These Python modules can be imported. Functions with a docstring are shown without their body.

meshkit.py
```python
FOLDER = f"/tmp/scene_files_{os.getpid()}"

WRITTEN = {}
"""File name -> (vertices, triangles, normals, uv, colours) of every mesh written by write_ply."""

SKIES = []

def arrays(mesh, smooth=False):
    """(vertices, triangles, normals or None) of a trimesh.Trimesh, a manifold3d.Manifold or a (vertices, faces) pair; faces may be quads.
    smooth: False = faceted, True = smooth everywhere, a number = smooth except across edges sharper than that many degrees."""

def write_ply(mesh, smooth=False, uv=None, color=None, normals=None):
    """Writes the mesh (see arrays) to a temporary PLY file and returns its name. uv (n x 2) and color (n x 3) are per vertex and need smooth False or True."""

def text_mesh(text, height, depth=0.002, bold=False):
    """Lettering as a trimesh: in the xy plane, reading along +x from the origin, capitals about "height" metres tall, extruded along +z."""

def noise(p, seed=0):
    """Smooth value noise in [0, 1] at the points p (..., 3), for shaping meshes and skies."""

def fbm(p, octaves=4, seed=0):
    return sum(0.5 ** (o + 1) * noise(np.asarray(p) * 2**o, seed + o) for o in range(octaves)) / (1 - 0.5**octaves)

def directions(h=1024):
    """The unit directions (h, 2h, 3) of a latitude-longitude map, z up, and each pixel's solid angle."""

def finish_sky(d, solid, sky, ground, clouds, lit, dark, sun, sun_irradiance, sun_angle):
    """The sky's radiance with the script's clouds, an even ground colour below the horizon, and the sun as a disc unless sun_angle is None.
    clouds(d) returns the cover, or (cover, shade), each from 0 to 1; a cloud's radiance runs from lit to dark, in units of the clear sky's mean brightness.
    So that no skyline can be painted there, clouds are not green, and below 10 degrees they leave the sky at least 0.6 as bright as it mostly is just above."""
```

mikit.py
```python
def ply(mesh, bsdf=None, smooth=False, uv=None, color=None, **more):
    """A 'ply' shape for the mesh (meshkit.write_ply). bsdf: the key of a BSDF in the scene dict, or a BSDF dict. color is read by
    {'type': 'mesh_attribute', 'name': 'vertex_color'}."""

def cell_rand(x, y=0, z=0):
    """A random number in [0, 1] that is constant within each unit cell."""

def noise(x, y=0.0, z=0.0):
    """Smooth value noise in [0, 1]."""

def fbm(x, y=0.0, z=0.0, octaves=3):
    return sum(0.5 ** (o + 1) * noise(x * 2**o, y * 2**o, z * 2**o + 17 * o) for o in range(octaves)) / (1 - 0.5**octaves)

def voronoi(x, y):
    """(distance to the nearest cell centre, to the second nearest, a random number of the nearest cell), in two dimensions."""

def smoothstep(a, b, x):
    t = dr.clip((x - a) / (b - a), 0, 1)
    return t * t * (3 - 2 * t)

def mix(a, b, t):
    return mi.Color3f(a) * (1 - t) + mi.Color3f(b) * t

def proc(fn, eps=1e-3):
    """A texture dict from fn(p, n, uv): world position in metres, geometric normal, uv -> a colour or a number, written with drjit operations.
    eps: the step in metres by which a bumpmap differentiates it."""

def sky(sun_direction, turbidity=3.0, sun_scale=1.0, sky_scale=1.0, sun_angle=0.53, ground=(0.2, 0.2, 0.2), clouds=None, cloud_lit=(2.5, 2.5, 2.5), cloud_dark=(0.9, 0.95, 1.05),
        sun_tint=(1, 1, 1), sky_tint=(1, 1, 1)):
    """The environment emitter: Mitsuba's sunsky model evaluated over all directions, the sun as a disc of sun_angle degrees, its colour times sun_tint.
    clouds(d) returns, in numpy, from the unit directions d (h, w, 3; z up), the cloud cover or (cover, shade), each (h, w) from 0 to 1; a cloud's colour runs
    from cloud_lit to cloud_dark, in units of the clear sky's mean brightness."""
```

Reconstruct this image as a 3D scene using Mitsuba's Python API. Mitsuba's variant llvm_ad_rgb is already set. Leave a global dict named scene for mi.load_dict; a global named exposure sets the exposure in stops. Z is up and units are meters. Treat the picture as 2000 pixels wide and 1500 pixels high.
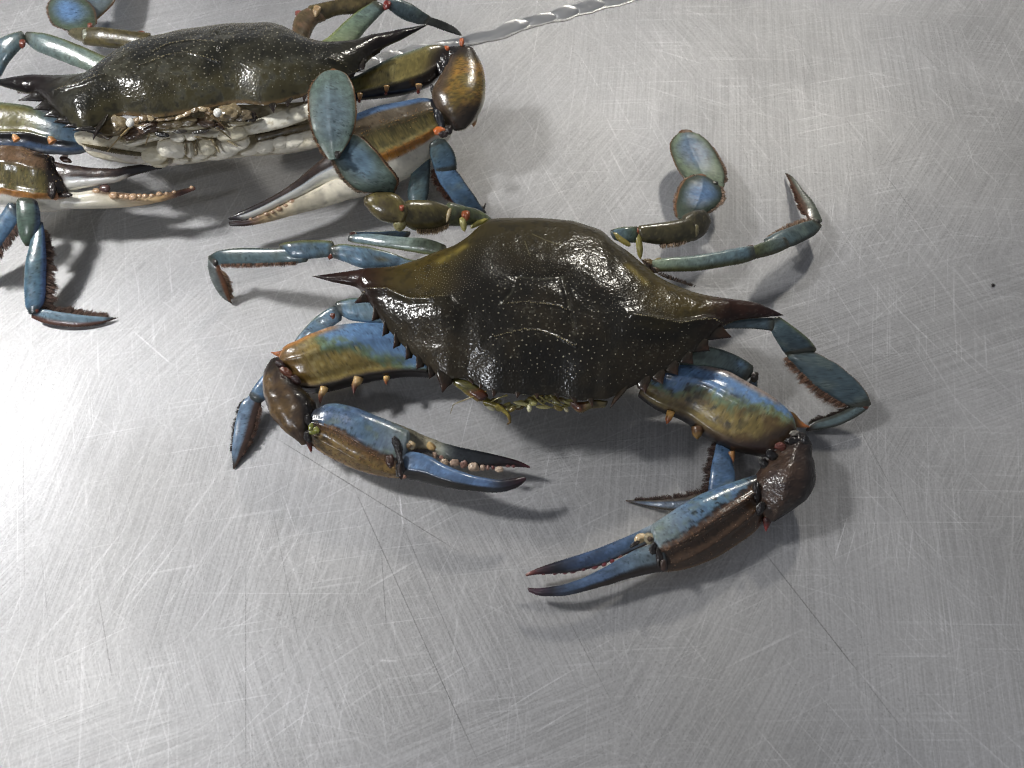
import math, random
import numpy as np, trimesh, mitsuba as mi, drjit as dr
import mikit, meshkit
from mikit import proc, noise, fbm, smoothstep, mix, cell_rand
from scipy.interpolate import PchipInterpolator

rng = np.random.default_rng(7)
random.seed(7)
T = mi.ScalarTransform4f
scene, labels = {}, {}

# ------------------------------------------------------------------ camera, lamps, exposure
PITCH, FOV, CAMH = 28.0, 66.0, 0.2463
TH = math.radians(PITCH)
F = 1000 / math.tan(math.radians(FOV / 2))          # focal length in photo pixels (2000 x 1500)
CAM = np.array([0, 0, CAMH])
cf = np.array([0, math.sin(TH), -math.cos(TH)])
cr = np.array([1.0, 0, 0])
cu = np.cross(cr, cf)
scene['camera'] = dict(type='thinlens', fov=FOV, fov_axis='x', near_clip=0.01, far_clip=20.0, aperture_radius=0.0006, focus_distance=0.27,
                       to_world=T().look_at(origin=CAM.tolist(), target=(CAM + cf).tolist(), up=cu.tolist()))
exposure = -0.05
LAMP_A = np.array([-0.80, 0.37, 0.80])
LAMP_B = np.array([0.47, 1.62, 1.05])
LAMP_C = np.array([-0.85, -0.75, 1.15])
scene['ambient'] = dict(type='constant', radiance=dict(type='rgb', value=[0.135, 0.14, 0.152]))


def lamp(key, at, r, rgb, label):
    scene[key] = dict(type='sphere', center=at.tolist(), radius=r, emitter=dict(type='area', radiance=dict(type='rgb', value=list(rgb))))
    labels[key] = dict(label=label, category='lamp')


lamp('hanging_lamp', LAMP_A, 0.068, (222, 220, 215), 'round white lamp hanging to the left of the crabs')
lamp('hanging_lamp_001', LAMP_B, 0.065, (260, 248, 222), 'round warm white lamp hanging beyond the far end of the table')
lamp('hanging_lamp_002', LAMP_C, 0.07, (76, 78, 82), 'round white lamp hanging behind the camera')


# ------------------------------------------------------------------ helpers
def ray(px, py):
    return cf + cr * (px - 1000) / F - cu * (py - 750) / F


def P(px, py, z):
    """The place, z millimetres above the table, that was measured at this pixel of the photograph. z may be a plane (point, normal)."""
    d = ray(px, py)
    if isinstance(z, tuple):
        return CAM + d * (np.dot(z[0] - CAM, z[1]) / np.dot(d, z[1]))
    return CAM + d * ((CAMH - z * 0.001) / -d[2])


def lin(c):
    c = np.clip(np.asarray(c, float) / 255, 0, 1)
    return np.where(c < 0.04045, c / 12.92, ((c + 0.055) / 1.055) ** 2.4)


def sst(a, b, x):
    t = np.clip((x - a) / (b - a), 0, 1)
    return t * t * (3 - 2 * t)


def mx(a, b, t):
    a, b, t = np.asarray(a, float), np.asarray(b, float), np.asarray(t, float)
    return a + (b - a) * t[..., None]


def ramp(x, stops):
    xs = [s[0] for s in stops]
    return np.stack([np.interp(x, xs, [s[1][k] for s in stops]) for k in range(3)], -1)


def fb(p, scale, seed=0, o=3):
    return meshkit.fbm(np.asarray(p) * scale, o, seed)


def tone(c):
    c = np.clip(np.asarray(c, float), 0, 255)
    g = c @ np.array([.3, .55, .15])
    return lin(c + (g[:, None] - c) * (0.05 + 0.27 * sst(-8, 25, c[:, 2:] - c[:, :1])))


taken = {}


def key(name):
    n = taken.get(name, 0)
    taken[name] = n + 1
    return name if n == 0 else f'{name}_{n:03d}'


def add(name, mesh, bsdf, colour=None, smooth=True, kind=None, label=None):
    """One entry of the scene; mesh is (vertices, faces[, colours in sRGB 0..255])."""
    k = key(name)
    v, f = mesh[0], mesh[1]
    c = mesh[2] if len(mesh) > 2 else np.tile(np.asarray(colour, float), (len(v), 1))
    scene[k] = mikit.ply((v, f), bsdf, smooth=smooth, color=tone(c))
    if kind or label:
        labels[k] = {}
        if kind:
            labels[k]['kind'] = kind
        if label:
            labels[k]['label'] = label
    return k


def cat(*ms):
    vs, fs, cs, n = [], [], [], 0
    for v, f, c in ms:
        vs.append(v); fs.append(np.asarray(f) + n); cs.append(c); n += len(v)
    return np.vstack(vs), np.vstack(fs), np.vstack(cs)


def rows(st):
    """Stations 'lx ly rx ry z' separated by ';' -> array."""
    if isinstance(st, str):
        st = [[float(x) for x in s.split()] for s in st.split(';') if s.strip()]
    return np.array(st, float)


def seg(st, col, th=0.75, low=0.8, prof=None, n=None, m=44, power=2.2, cap=(0.6, 0.6), plane=None, lump=0.00012, up=0.35, seed=0, edge=None):
    """A tapering shell segment lofted through measured stations. th: thickness above the mid-plane over half the width; low: the same below.
    prof(a, s): extra relief of the upper side. col(S, A, B, P): colour in sRGB. up: how far the section leans from facing the measured width to upright."""
    st = rows(st)
    zs = st[:, 4] if st.shape[1] > 4 else np.zeros(len(st))
    mid = (st[:, :2] + st[:, 2:4]) / 2
    c = np.array([P(x, y, plane if plane is not None else z) for (x, y), z in zip(mid, zs)])
    depth = (c - CAM) @ cf
    d = (st[:, 2:4] - st[:, :2]) / 2
    w = (cr * d[:, :1] - cu * d[:, 1:]) / F * depth[:, None]
    u = np.concatenate([[0], np.cumsum(np.linalg.norm(np.diff(c, axis=0), axis=1))])
    L = u[-1]
    if n is None:
        n = int(np.clip(L / 0.00042, 10, 190))
    s = np.linspace(0, 1, n)
    pc, pw = PchipInterpolator(u / L, c)(s), PchipInterpolator(u / L, w)(s)
    tk = PchipInterpolator(u / L, np.broadcast_to(th, len(u)))(s) if np.ndim(th) else np.full(n, th)
    wid = np.linalg.norm(pw, axis=1)
    ax = np.gradient(pc, axis=0)
    ax /= np.linalg.norm(ax, axis=1, keepdims=True)
    # rounded ends
    k = 6
    q = np.linspace(np.pi / 2, 0, k + 1)[:-1]
    c0 = [pc[0] - ax[0] * wid[0] * cap[0] * math.sin(t) for t in q]
    c1 = [pc[-1] + ax[-1] * wid[-1] * cap[1] * math.sin(t) for t in q[::-1]]
    s0 = np.cos(q) + 0.02
    pc = np.vstack([c0, pc, c1])
    sc = np.concatenate([s0, np.ones(n), s0[::-1]])
    pw = np.vstack([np.repeat(pw[:1], k, 0), pw, np.repeat(pw[-1:], k, 0)]) * sc[:, None]
    wid = np.linalg.norm(pw, axis=1)
    tk = np.concatenate([np.full(k, tk[0]), tk, np.full(k, tk[-1])])
    s = np.concatenate([np.zeros(k), s, np.ones(k)])
    view = CAM - pc
    view /= np.linalg.norm(view, axis=1, keepdims=True)
    vu = view * (1 - up) + np.array([0, 0, 1.0]) * up
    x = pw / np.maximum(wid, 1e-9)[:, None]
    vu -= x * (vu * x).sum(1, keepdims=True)
    vu /= np.linalg.norm(vu, axis=1, keepdims=True)
    ph = np.arange(m) / m * 2 * np.pi
    ca, sa = np.cos(ph), np.sin(ph)
    A = np.sign(ca) * np.abs(ca) ** (2 / power)
    B = np.sign(sa) * np.abs(sa) ** (2 / power)
    S, A2, B2 = np.repeat(s[:, None], m, 1), np.repeat(A[None], len(s), 0), np.repeat(B[None], len(s), 0)
    hb = np.where(B2 > 0, B2 * tk[:, None], B2 * low)
    if prof is not None:
        hb = hb + np.where(B2 > 0, prof(A2, S), 0) * np.minimum(1, np.abs(B2) * 2.5)
    aw = A2
    if edge is not None:
        aw = A2 * (1 + edge(A2, S))
    v = pc[:, None] + aw[..., None] * pw[:, None] + (hb * wid[:, None])[..., None] * vu[:, None]
    nn = (aw[..., None] * x[:, None] + hb[..., None] * vu[:, None])
    nn /= np.linalg.norm(nn, axis=-1, keepdims=True) + 1e-9
    v = v + nn * ((fb(v, 260, seed) - 0.5) * 2 * lump)[..., None]
    v = v.reshape(-1, 3)
    v[:, 2] = np.maximum(v[:, 2], 0.0003)
    R = len(s)
    i, j = np.meshgrid(np.arange(R - 1), np.arange(m), indexing='ij')
    qd = np.stack([i * m + j, (i + 1) * m + j, (i + 1) * m + (j + 1) % m, i * m + (j + 1) % m], -1).reshape(-1, 4)
    f = np.vstack([qd[:, [0, 1, 2]], qd[:, [0, 2, 3]]])
    for r0, flip in ((0, 0), ((R - 1) * m, 1)):
        v = np.vstack([v, v[r0:r0 + m].mean(0)])
        o = np.arange(m)
        t = np.stack([np.full(m, len(v) - 1), r0 + o, r0 + (o + 1) % m], 1)
        f = np.vstack([f, t[:, ::-1] if flip else t])
    S, A2, B2 = (np.append(q_.ravel(), [q_.ravel()[0], q_.ravel()[-1]]) for q_ in (S, A2, B2))
    A2[-2:] = 0
    LAST['sab'] = (S, A2, B2)
    tri = v[f]
    vol = np.einsum('ij,ij->i', tri[:, 0], np.cross(tri[:, 1], tri[:, 2])).sum()
    if vol < 0:
        f = f[:, ::-1]
    cc = col(S, A2, B2, v)
    am = 1 - 0.75 * sst(120, 200, cc.mean(1))
    cc = cc * (1 + am * (0.34 * (fb(v, 650, 21, 2) - .5) + 0.34 * (fb(v, 2400, 22, 2) - .5)))[:, None]
    scuff = 0.30 * sst(.66, .74, fb(v, 1500, 41, 2)) * sst(.45, .6, fb(v, 300, 42, 2)) * am
    cc = mx(cc, cc * 1.25 + 22, scuff)
    cc = mx(cc, cc * 0.45, 0.6 * am * sst(.66, .74, fb(v, 1900, 43, 2)) * sst(.42, .6, fb(v, 260, 44, 2)))
    return v, f, np.clip(cc, 0, 255)


LAST = {}


def beads(name, mesh, sab, mask, count, rad, colour, seed=0):
    """Tiny tubercles standing on a segment where mask(S, A, B) allows."""
    r_ = np.random.default_rng(500 + seed)
    w = np.clip(mask(*sab), 0, 1)
    idx = r_.choice(len(w), size=count, replace=False, p=w / w.sum())
    ico = trimesh.creation.icosphere(subdivisions=1)
    iv, iff = np.array(ico.vertices), np.array(ico.faces)
    rr = rad * r_.uniform(0.55, 1.25, count)
    v = (mesh[0][idx][:, None] + iv[None] * rr[:, None, None] + r_.normal(0, 0.00012, (count, 1, 3))).reshape(-1, 3)
    f = (iff[None] + (np.arange(count) * len(iv))[:, None, None]).reshape(-1, 3)
    c = np.repeat(np.asarray(colour, float)[None] * r_.uniform(0.6, 1.2, (count, 1)), len(iv), 0)
    add(name, (v, f, np.clip(c, 0, 255)), 'mat_dark', kind='stuff')


def tube(px, width, col, **kw):
    """Stations from a centre line 'x y z' with half widths in pixels."""
    p = rows(px)
    t = np.gradient(p[:, :2], axis=0)
    t /= np.linalg.norm(t, axis=1, keepdims=True)
    nrm = np.stack([-t[:, 1], t[:, 0]], 1)
    w = np.broadcast_to(np.interp(np.linspace(0, 1, len(p)), np.linspace(0, 1, len(np.atleast_1d(width))), np.atleast_1d(width)), len(p))[:, None]
    st = np.hstack([p[:, :2] + nrm * w, p[:, :2] - nrm * w, p[:, 2:3]])
    kw.setdefault('th', 1.0); kw.setdefault('low', 1.0)
    return seg(st, col, **kw)


def flat(c, var=10, scale=900, seed=3):
    c = np.asarray(c, float)
    return lambda S, A, B, p: c + ((fb(p, scale, seed) - 0.5) * 2 * var)[:, None]


def spike(bx, by, tx, ty, w, zb, zt, c0, c1, bend=0.0, mid=0.55):
    """A pointed spine from its base to its tip."""
    dx, dy = tx - bx, ty - by
    m_ = (bx + dx * 0.5 - dy * bend, by + dy * 0.5 + dx * bend)
    p = [[bx - dx * .2, by - dy * .2, zb], [bx, by, zb], [m_[0], m_[1], (zb + zt) / 2], [tx, ty, zt]]
    return tube(p, [w, w * 0.97, w * mid, 0.6], lambda S, A, B, q: mx(ramp(S, [(0, c0), (0.35, c0), (0.75, c1), (1, c1)]), (20, 10, 10), 0 * S), m=16, n=14, cap=(0.2, 0.6), lump=0)


def blob(px, py, z, rx, ry=None, ang=0, c=(200, 190, 170), depth=0.8, lump=0.12, sub=3, plane=None, seed=0, var=8):
    """A lumpy ellipsoid, radii in pixels."""
    ry = ry or rx
    m_ = trimesh.creation.icosphere(subdivisions=sub)
    v = np.array(m_.vertices)
    v = v * (1 + lump * 2 * (fb(v + seed * 7.3, 1.6, seed) - 0.5))[:, None]
    o = P(px, py, plane if plane is not None else z)
    k = ((o - CAM) @ cf) / F
    a = math.radians(ang)
    x, y = cr * math.cos(a) - cu * math.sin(a), cr * math.sin(a) + cu * math.cos(a)
    w = CAM - o
    w /= np.linalg.norm(w)
    q = o + (v[:, :1] * rx * x + v[:, 1:2] * ry * y + v[:, 2:] * depth * min(rx, ry) * w) * k
    q[:, 2] = np.maximum(q[:, 2], 0.0002)
    col = np.asarray(c, float) + ((fb(q, 1200, seed) - 0.5) * 2 * var)[:, None]
    return q, np.array(m_.faces), np.clip(col, 0, 255)


def fringe(st, side, s0, s1, length, count, c=(96, 62, 44), slant=0.35, wpx=1.5, plane=None, clump=7, drop=0.0, inset=0.12, seed=0):
    """Stiff hairs along one edge of a segment, in clumps, each hair a thin cone."""
    r = np.random.default_rng(100 + seed)
    st = rows(st)
    u = np.concatenate([[0], np.cumsum(np.linalg.norm(np.diff((st[:, :2] + st[:, 2:4]) / 2, axis=0), axis=1))])
    u /= u[-1]
    fi = PchipInterpolator(u, st)
    count, wpx = count * 3, wpx * .6
    vs, fs, cs = [], [], []
    groups = max(1, count // (3 * clump))
    for i in range(count):
        g = i % groups
        rg = np.random.default_rng(seed * 997 + g)
        sg, ag, lg = rg.uniform(), rg.normal(0, 0.2), rg.uniform(0.75, 1.25)
        s = s0 + (s1 - s0) * ((g + 0.5 + (sg - .5) * .6) / groups) + r.normal(0, 0.35) * (s1 - s0) / groups
        s = min(max(s, 0), 1)
        a = fi(s)
        e, o = (a[:2], a[2:4]) if side == 'L' else (a[2:4], a[:2])
        out = (e - o) / (np.linalg.norm(e - o) + 1e-9)
        ax = fi(min(s + .02, 1)) - fi(max(s - .02, 0))
        axd = (ax[:2] + ax[2:4]) / (np.linalg.norm(ax[:2] + ax[2:4]) + 1e-9)
        d = out + axd * (slant + ag + r.normal(0, 0.1))
        d /= np.linalg.norm(d)
        l_ = float(np.interp(s, np.linspace(s0, s1, len(np.atleast_1d(length))), np.atleast_1d(length))) * lg * r.uniform(0.55, 1.0)
        b = e - out * np.linalg.norm(e - o) * inset
        t = e + d * l_
        z = a[4] - r.uniform(0, 1.2)
        p0, p1 = P(*b, z), P(*t, max(0.4, z - drop + r.normal(0, 0.5)))
        pm = (p0 + p1) / 2 + r.normal(0, 0.0002, 3)
        sd = np.cross(p1 - p0, CAM - p0)
        sd *= wpx * ((p0 - CAM) @ cf) / F / (np.linalg.norm(sd) + 1e-12)
        hp = np.array([0, 0, 1.0]) * np.linalg.norm(sd)
        n0 = len(vs) * 7
        vs.append(np.array([p0 + sd, p0 - sd, p0 + hp, pm + sd * .7, pm - sd * .7, pm + hp * .7, p1]))
        t0 = [[0, 1, 4], [0, 4, 3], [1, 2, 5], [1, 5, 4], [2, 0, 3], [2, 3, 5], [3, 4, 6], [4, 5, 6], [5, 3, 6]]
        fs.append(np.array(t0) + n0)
        cs.append(np.tile((np.asarray(c, float) * .82 + np.mean(c) * .4) * r.uniform(0.55, 1.3), (7, 1)))
    v = np.vstack(vs)
    v[:, 2] = np.maximum(v[:, 2], 0.0002)
    return v, np.vstack(fs), np.clip(np.vstack(cs), 0, 255)


# ------------------------------------------------------------------ materials
VC = dict(type='mesh_attribute', name='vertex_color')


def shell(rough, coat, gloss, bump, h, eps=8e-5, spec=0.5):
    return dict(type='bumpmap', arbitrary=dict(proc(bump, eps)), scale=h,
                bsdf=dict(type='principled', base_color=VC, roughness=rough, specular=spec, clearcoat=coat, clearcoat_gloss=gloss))


def grain(p, n, uv):
    return fbm(p.x * 1500, p.y * 1500, p.z * 1500, 2) + 0.4 * noise(p.x * 260, p.y * 260, p.z * 260)


def pitted(p, n, uv):
    q = noise(p.x * 1900, p.y * 1900, p.z * 1900)
    return 1.9 * q * q + 0.9 * noise(p.x * 800, p.y * 800, p.z * 800) + 1.0 * noise(p.x * 250, p.y * 250, p.z * 250)


scene['mat_shell'] = shell(0.25, 1.0, 0.97, grain, 0.00005)
scene['mat_carapace'] = shell(0.21, 0.8, 0.98, pitted, 0.000045, spec=0.28)
scene['mat_dark'] = shell(0.26, 1.0, 0.97, pitted, 0.00009)
scene['mat_bone'] = shell(0.42, 0.4, 0.9, grain, 0.00005)
scene['mat_paddle'] = shell(0.38, 0.15, 0.9, grain, 0.00005, spec=0.22)
scene['mat_hair'] = dict(type='twosided', bsdf=dict(type='principled', base_color=VC, roughness=0.5, specular=0.4))


# ------------------------------------------------------------------ the table
SCR = []          # long single scratches: two ends in the photograph, half width in metres, strength (dark > 0, bright < 0)


def scr(x0, y0, x1, y1, w, k):
    a, b = P(x0, y0, 0), P(x1, y1, 0)
    SCR.append((a[0], a[1], b[0], b[1], w * 0.00015, k * 1.5 if k > 0 else k))


for a in ('530 850 900 1080 1.2 .5', '690 950 940 1500 1.2 .55', '780 1010 930 1360 1.2 .35', '480 1110 480 1500 1.0 .4', '190 1150 220 1330 1.2 .35', '530 980 590 1290 1.0 .3',
          '745 1080 755 1230 1.2 .45', '80 1080 95 1220 .9 .25', '45 820 48 1180 .8 .25', '1490 1075 1690 1330 1.3 .55', '1690 1330 1760 1420 1.2 .35', '1100 1190 1200 1380 1. .3',
          '1660 800 1830 1120 1.0 .3', '1590 1000 1700 1290 .9 .2', '360 1158 740 1160 .9 -.4', '1030 760 900 735 1 -.2', '1655 1010 1630 1090 1.2 -.7', '1672 1030 1650 1110 1. -.6',
          '1595 880 1690 850 .9 -.5', '780 965 787 1030 1.6 -.8', '1000 880 1300 850 1.1 .25', '1010 905 1310 870 1.1 .2', '1720 330 1790 420 1.2 .4', '1535 20 1600 170 1. .25',
          '1440 260 1500 420 .9 .2', '1650 230 1720 330 .9 .25', '1780 80 1840 140 1. .3', '1850 170 1880 240 1. .3', '1880 220 1910 222 .8 .3', '1700 330 1780 300 .9 .25',
          '1690 640 1830 520 1. -.35', '1560 600 1760 500 1. -.3', '1130 105 1172 175 1.2 -.55', '1000 200 1100 330 1. -.3', '960 150 1010 300 1. -.25', '1250 690 1560 560 1. -.2',
          '262 648 335 712 1.8 -.6', '1740 1030 1760 1130 1. -.3', '90 1300 260 1220 1. -.35', '20 1440 230 1360 1. -.4', '420 1480 560 1340 1. -.35', '330 1180 380 1090 1. -.35',
          '350 1180 420 1060 1. -.3', '480 1130 520 1030 1. -.35', '180 1120 220 1060 1. -.35', '560 1400 740 1440 1. -.25', '1130 1020 1340 1090 .8 -.3', '740 1290 775 1291 2.2 -.6',
          '1320 1320 1420 1330 .9 -.3', '1350 1300 1385 1180 1. -.25', '1210 290 1440 330 .9 -.2', '1290 250 1480 150 .9 -.2', '1380 1440 1500 1290 .9 -.2', '1900 380 1990 330 .9 -.2'):
    scr(*[float(x) for x in a.split()])


def streak(p, ang, fa, fbq, seed, bend=0.0):
    """Strength of one family of fine hairline scratches running at this angle."""
    ca, sa = math.cos(ang), math.sin(ang)
    a, b = p.x * ca + p.y * sa, -p.x * sa + p.y * ca
    b = b + bend * a * a + 0.004 * noise(a * 9, b * 9, seed)
    n1 = noise(a * fa, b * fbq, seed + 0.5)
    return smoothstep(0.60, 0.95, n1)


def long_ones(p):
    dark, light = mi.Float(0), mi.Float(0)
    for x0, y0, x1, y1, w, k in SCR:
        dx, dy = x1 - x0, y1 - y0
        l2 = dx * dx + dy * dy
        t = dr.clip(((p.x - x0) * dx + (p.y - y0) * dy) / l2, 0, 1)
        d = dr.sqrt(dr.square(p.x - x0 - t * dx) + dr.square(p.y - y0 - t * dy))
        e = dr.maximum(0, 1 - d / (w * 1.5)) * dr.minimum(1, 6 * t * (1 - t) + 0.15) * (0.55 + 0.45 * noise(t * 40, k * 100))
        if k > 0:
            dark = dr.maximum(dark, e * k)
        else:
            light = dr.maximum(light, e * -k)
    return dark, light


FAM = [(1.48, 50, 2300, 1, 0.5), (1.05, 40, 2000, 2, -0.8), (0.55, 45, 2100, 3, 0.6), (2.2, 55, 2300, 4, 0.9), (1.75, 36, 2500, 5, -0.5), (0.1, 40, 2300, 6, 0.4), (2.75, 45, 2100, 7, 0.7)]


def fine(p):
    patch = [smoothstep(0.3, 0.75, noise(p.x * 14, p.y * 14, 40 + f[3] * 3.1)) for f in FAM]
    return sum(streak(p, *f) * (0.35 + 0.65 * q) for f, q in zip(FAM, patch))


def mix1(a, b, t):
    return a + (b - a) * t


def steel_colour(p, n, uv):
    dark, light = long_ones(p)
    big = fbm(p.x * 9, p.y * 9, 3.0, 3)
    sp = smoothstep(0.83, 0.93, noise(p.x * 1400, p.y * 1400, 9.0)) * smoothstep(0.6, 0.75, noise(p.x * 30, p.y * 30, 5.0))
    f = fine(p)
    g = noise(p.x * 2300, p.y * 2300, 2.0) - 0.5
    k1, k2 = smoothstep(0.4, 0.6, noise(p.x * 17, p.y * 17, 71.0)), smoothstep(0.4, 0.6, noise(p.x * 13, p.y * 13, 83.0))

    def grn(t, sd):
        c_, s_ = math.cos(t), math.sin(t)
        a_, b_ = p.x * c_ + p.y * s_, -p.x * s_ + p.y * c_
        return noise(a_ * 45, b_ * 3000 + 3 * noise(a_ * 30, b_ * 30, sd), sd) - 0.5
    br = mix1(mix1(grn(1.45, 12.0), grn(0.95, 13.0), k1), mix1(grn(2.05, 14.0), grn(0.35, 15.0), k1), k2)
    v = 0.60 * (1 + 0.34 * (big - 0.5) + 0.16 * (fbm(p.x * 38, p.y * 38, 6.0, 2) - 0.5) + 0.25 * (f - 1.0) + 0.18 * br + 0.14 * g + 0.7 * light) * (1 - 0.75 * dark) * (1 - 0.15 * sp)
    w = 0.03 * (fbm(p.x * 16, p.y * 16, 21.0, 2) - 0.5)
    return mi.Color3f(v * (0.99 + w), v * (0.99 + 0.5 * w), v * (1.012 - w))


def steel_rough(p, n, uv):
    return dr.clip(0.585 + 0.20 * (fbm(p.x * 12, p.y * 12, 8.0, 2) - 0.5) - 0.03 * fine(p), 0.2, 0.9)


def steel_bump(p, n, uv):
    dark, light = long_ones(p)
    return 0.24 * fine(p) - 0.25 * dark - 0.2 * light + 8.0 * noise(p.x * 13, p.y * 13, 1.0) + 0.06 * noise(p.x * 1700, p.y * 1700, 4.0)


scene['mat_steel'] = dict(type='bumpmap', arbitrary=dict(proc(steel_bump, 1.2e-4)), scale=0.00013,
                          bsdf=dict(type='principled', base_color=dict(proc(steel_colour)), roughness=dict(proc(steel_rough)), metallic=0.70, specular=0.5))
scene['mat_weld'] = dict(type='principled', base_color=dict(type='rgb', value=[0.70, 0.70, 0.70]), roughness=0.36, metallic=0.8)
tb = trimesh.creation.box((2.6, 2.2, 0.003))
tb.apply_translation((0.1, 0.45, -0.0015))
scene['steel_table'] = mikit.ply(tb, 'mat_steel')
labels['steel_table'] = dict(kind='structure', label='scratched brushed steel table top', category='table')
# weld seam: overlapping puddles of metal
wp = np.array([[700, 132], [780, 112], [850, 98], [912, 82], [970, 69], [1010, 53], [1050, 42], [1100, 30], [1150, 15], [1212, 0], [1290, -22], [1380, -45], [1500, -80]], float)
wu = np.concatenate([[0], np.cumsum(np.linalg.norm(np.diff(wp, axis=0), axis=1))])
wt = np.gradient(wp, axis=0); wt /= np.linalg.norm(wt, axis=1, keepdims=True)
wn = np.stack([-wt[:, 1], wt[:, 0]], 1) * rng.uniform(11.5, 15, len(wp))[:, None]
rip = lambda a, s: 0.30 * np.abs(np.sin(34 * s + 2.2 * np.sin(13 * s) + 1.3 * np.sin(5 * s) + 0.9 * a * a)) ** 0.45
add('steel_table__weld_bead', seg(np.hstack([wp + wn, wp - wn, np.full((len(wp), 1), 0.2)]), lambda S, A, B, p: np.full((len(S), 3), 180.0), th=0.14, low=0.1, n=620, m=48, up=1.0, lump=0.0004,
                                  prof=rip, edge=lambda A, S: 0.16 * np.sin(34 * S + 2.2 * np.sin(13 * S) + 1.3 * np.sin(5 * S)) ** 2 + 0.10 * np.sin(90 * S + 3 * np.sign(A))), 'mat_weld')

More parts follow.
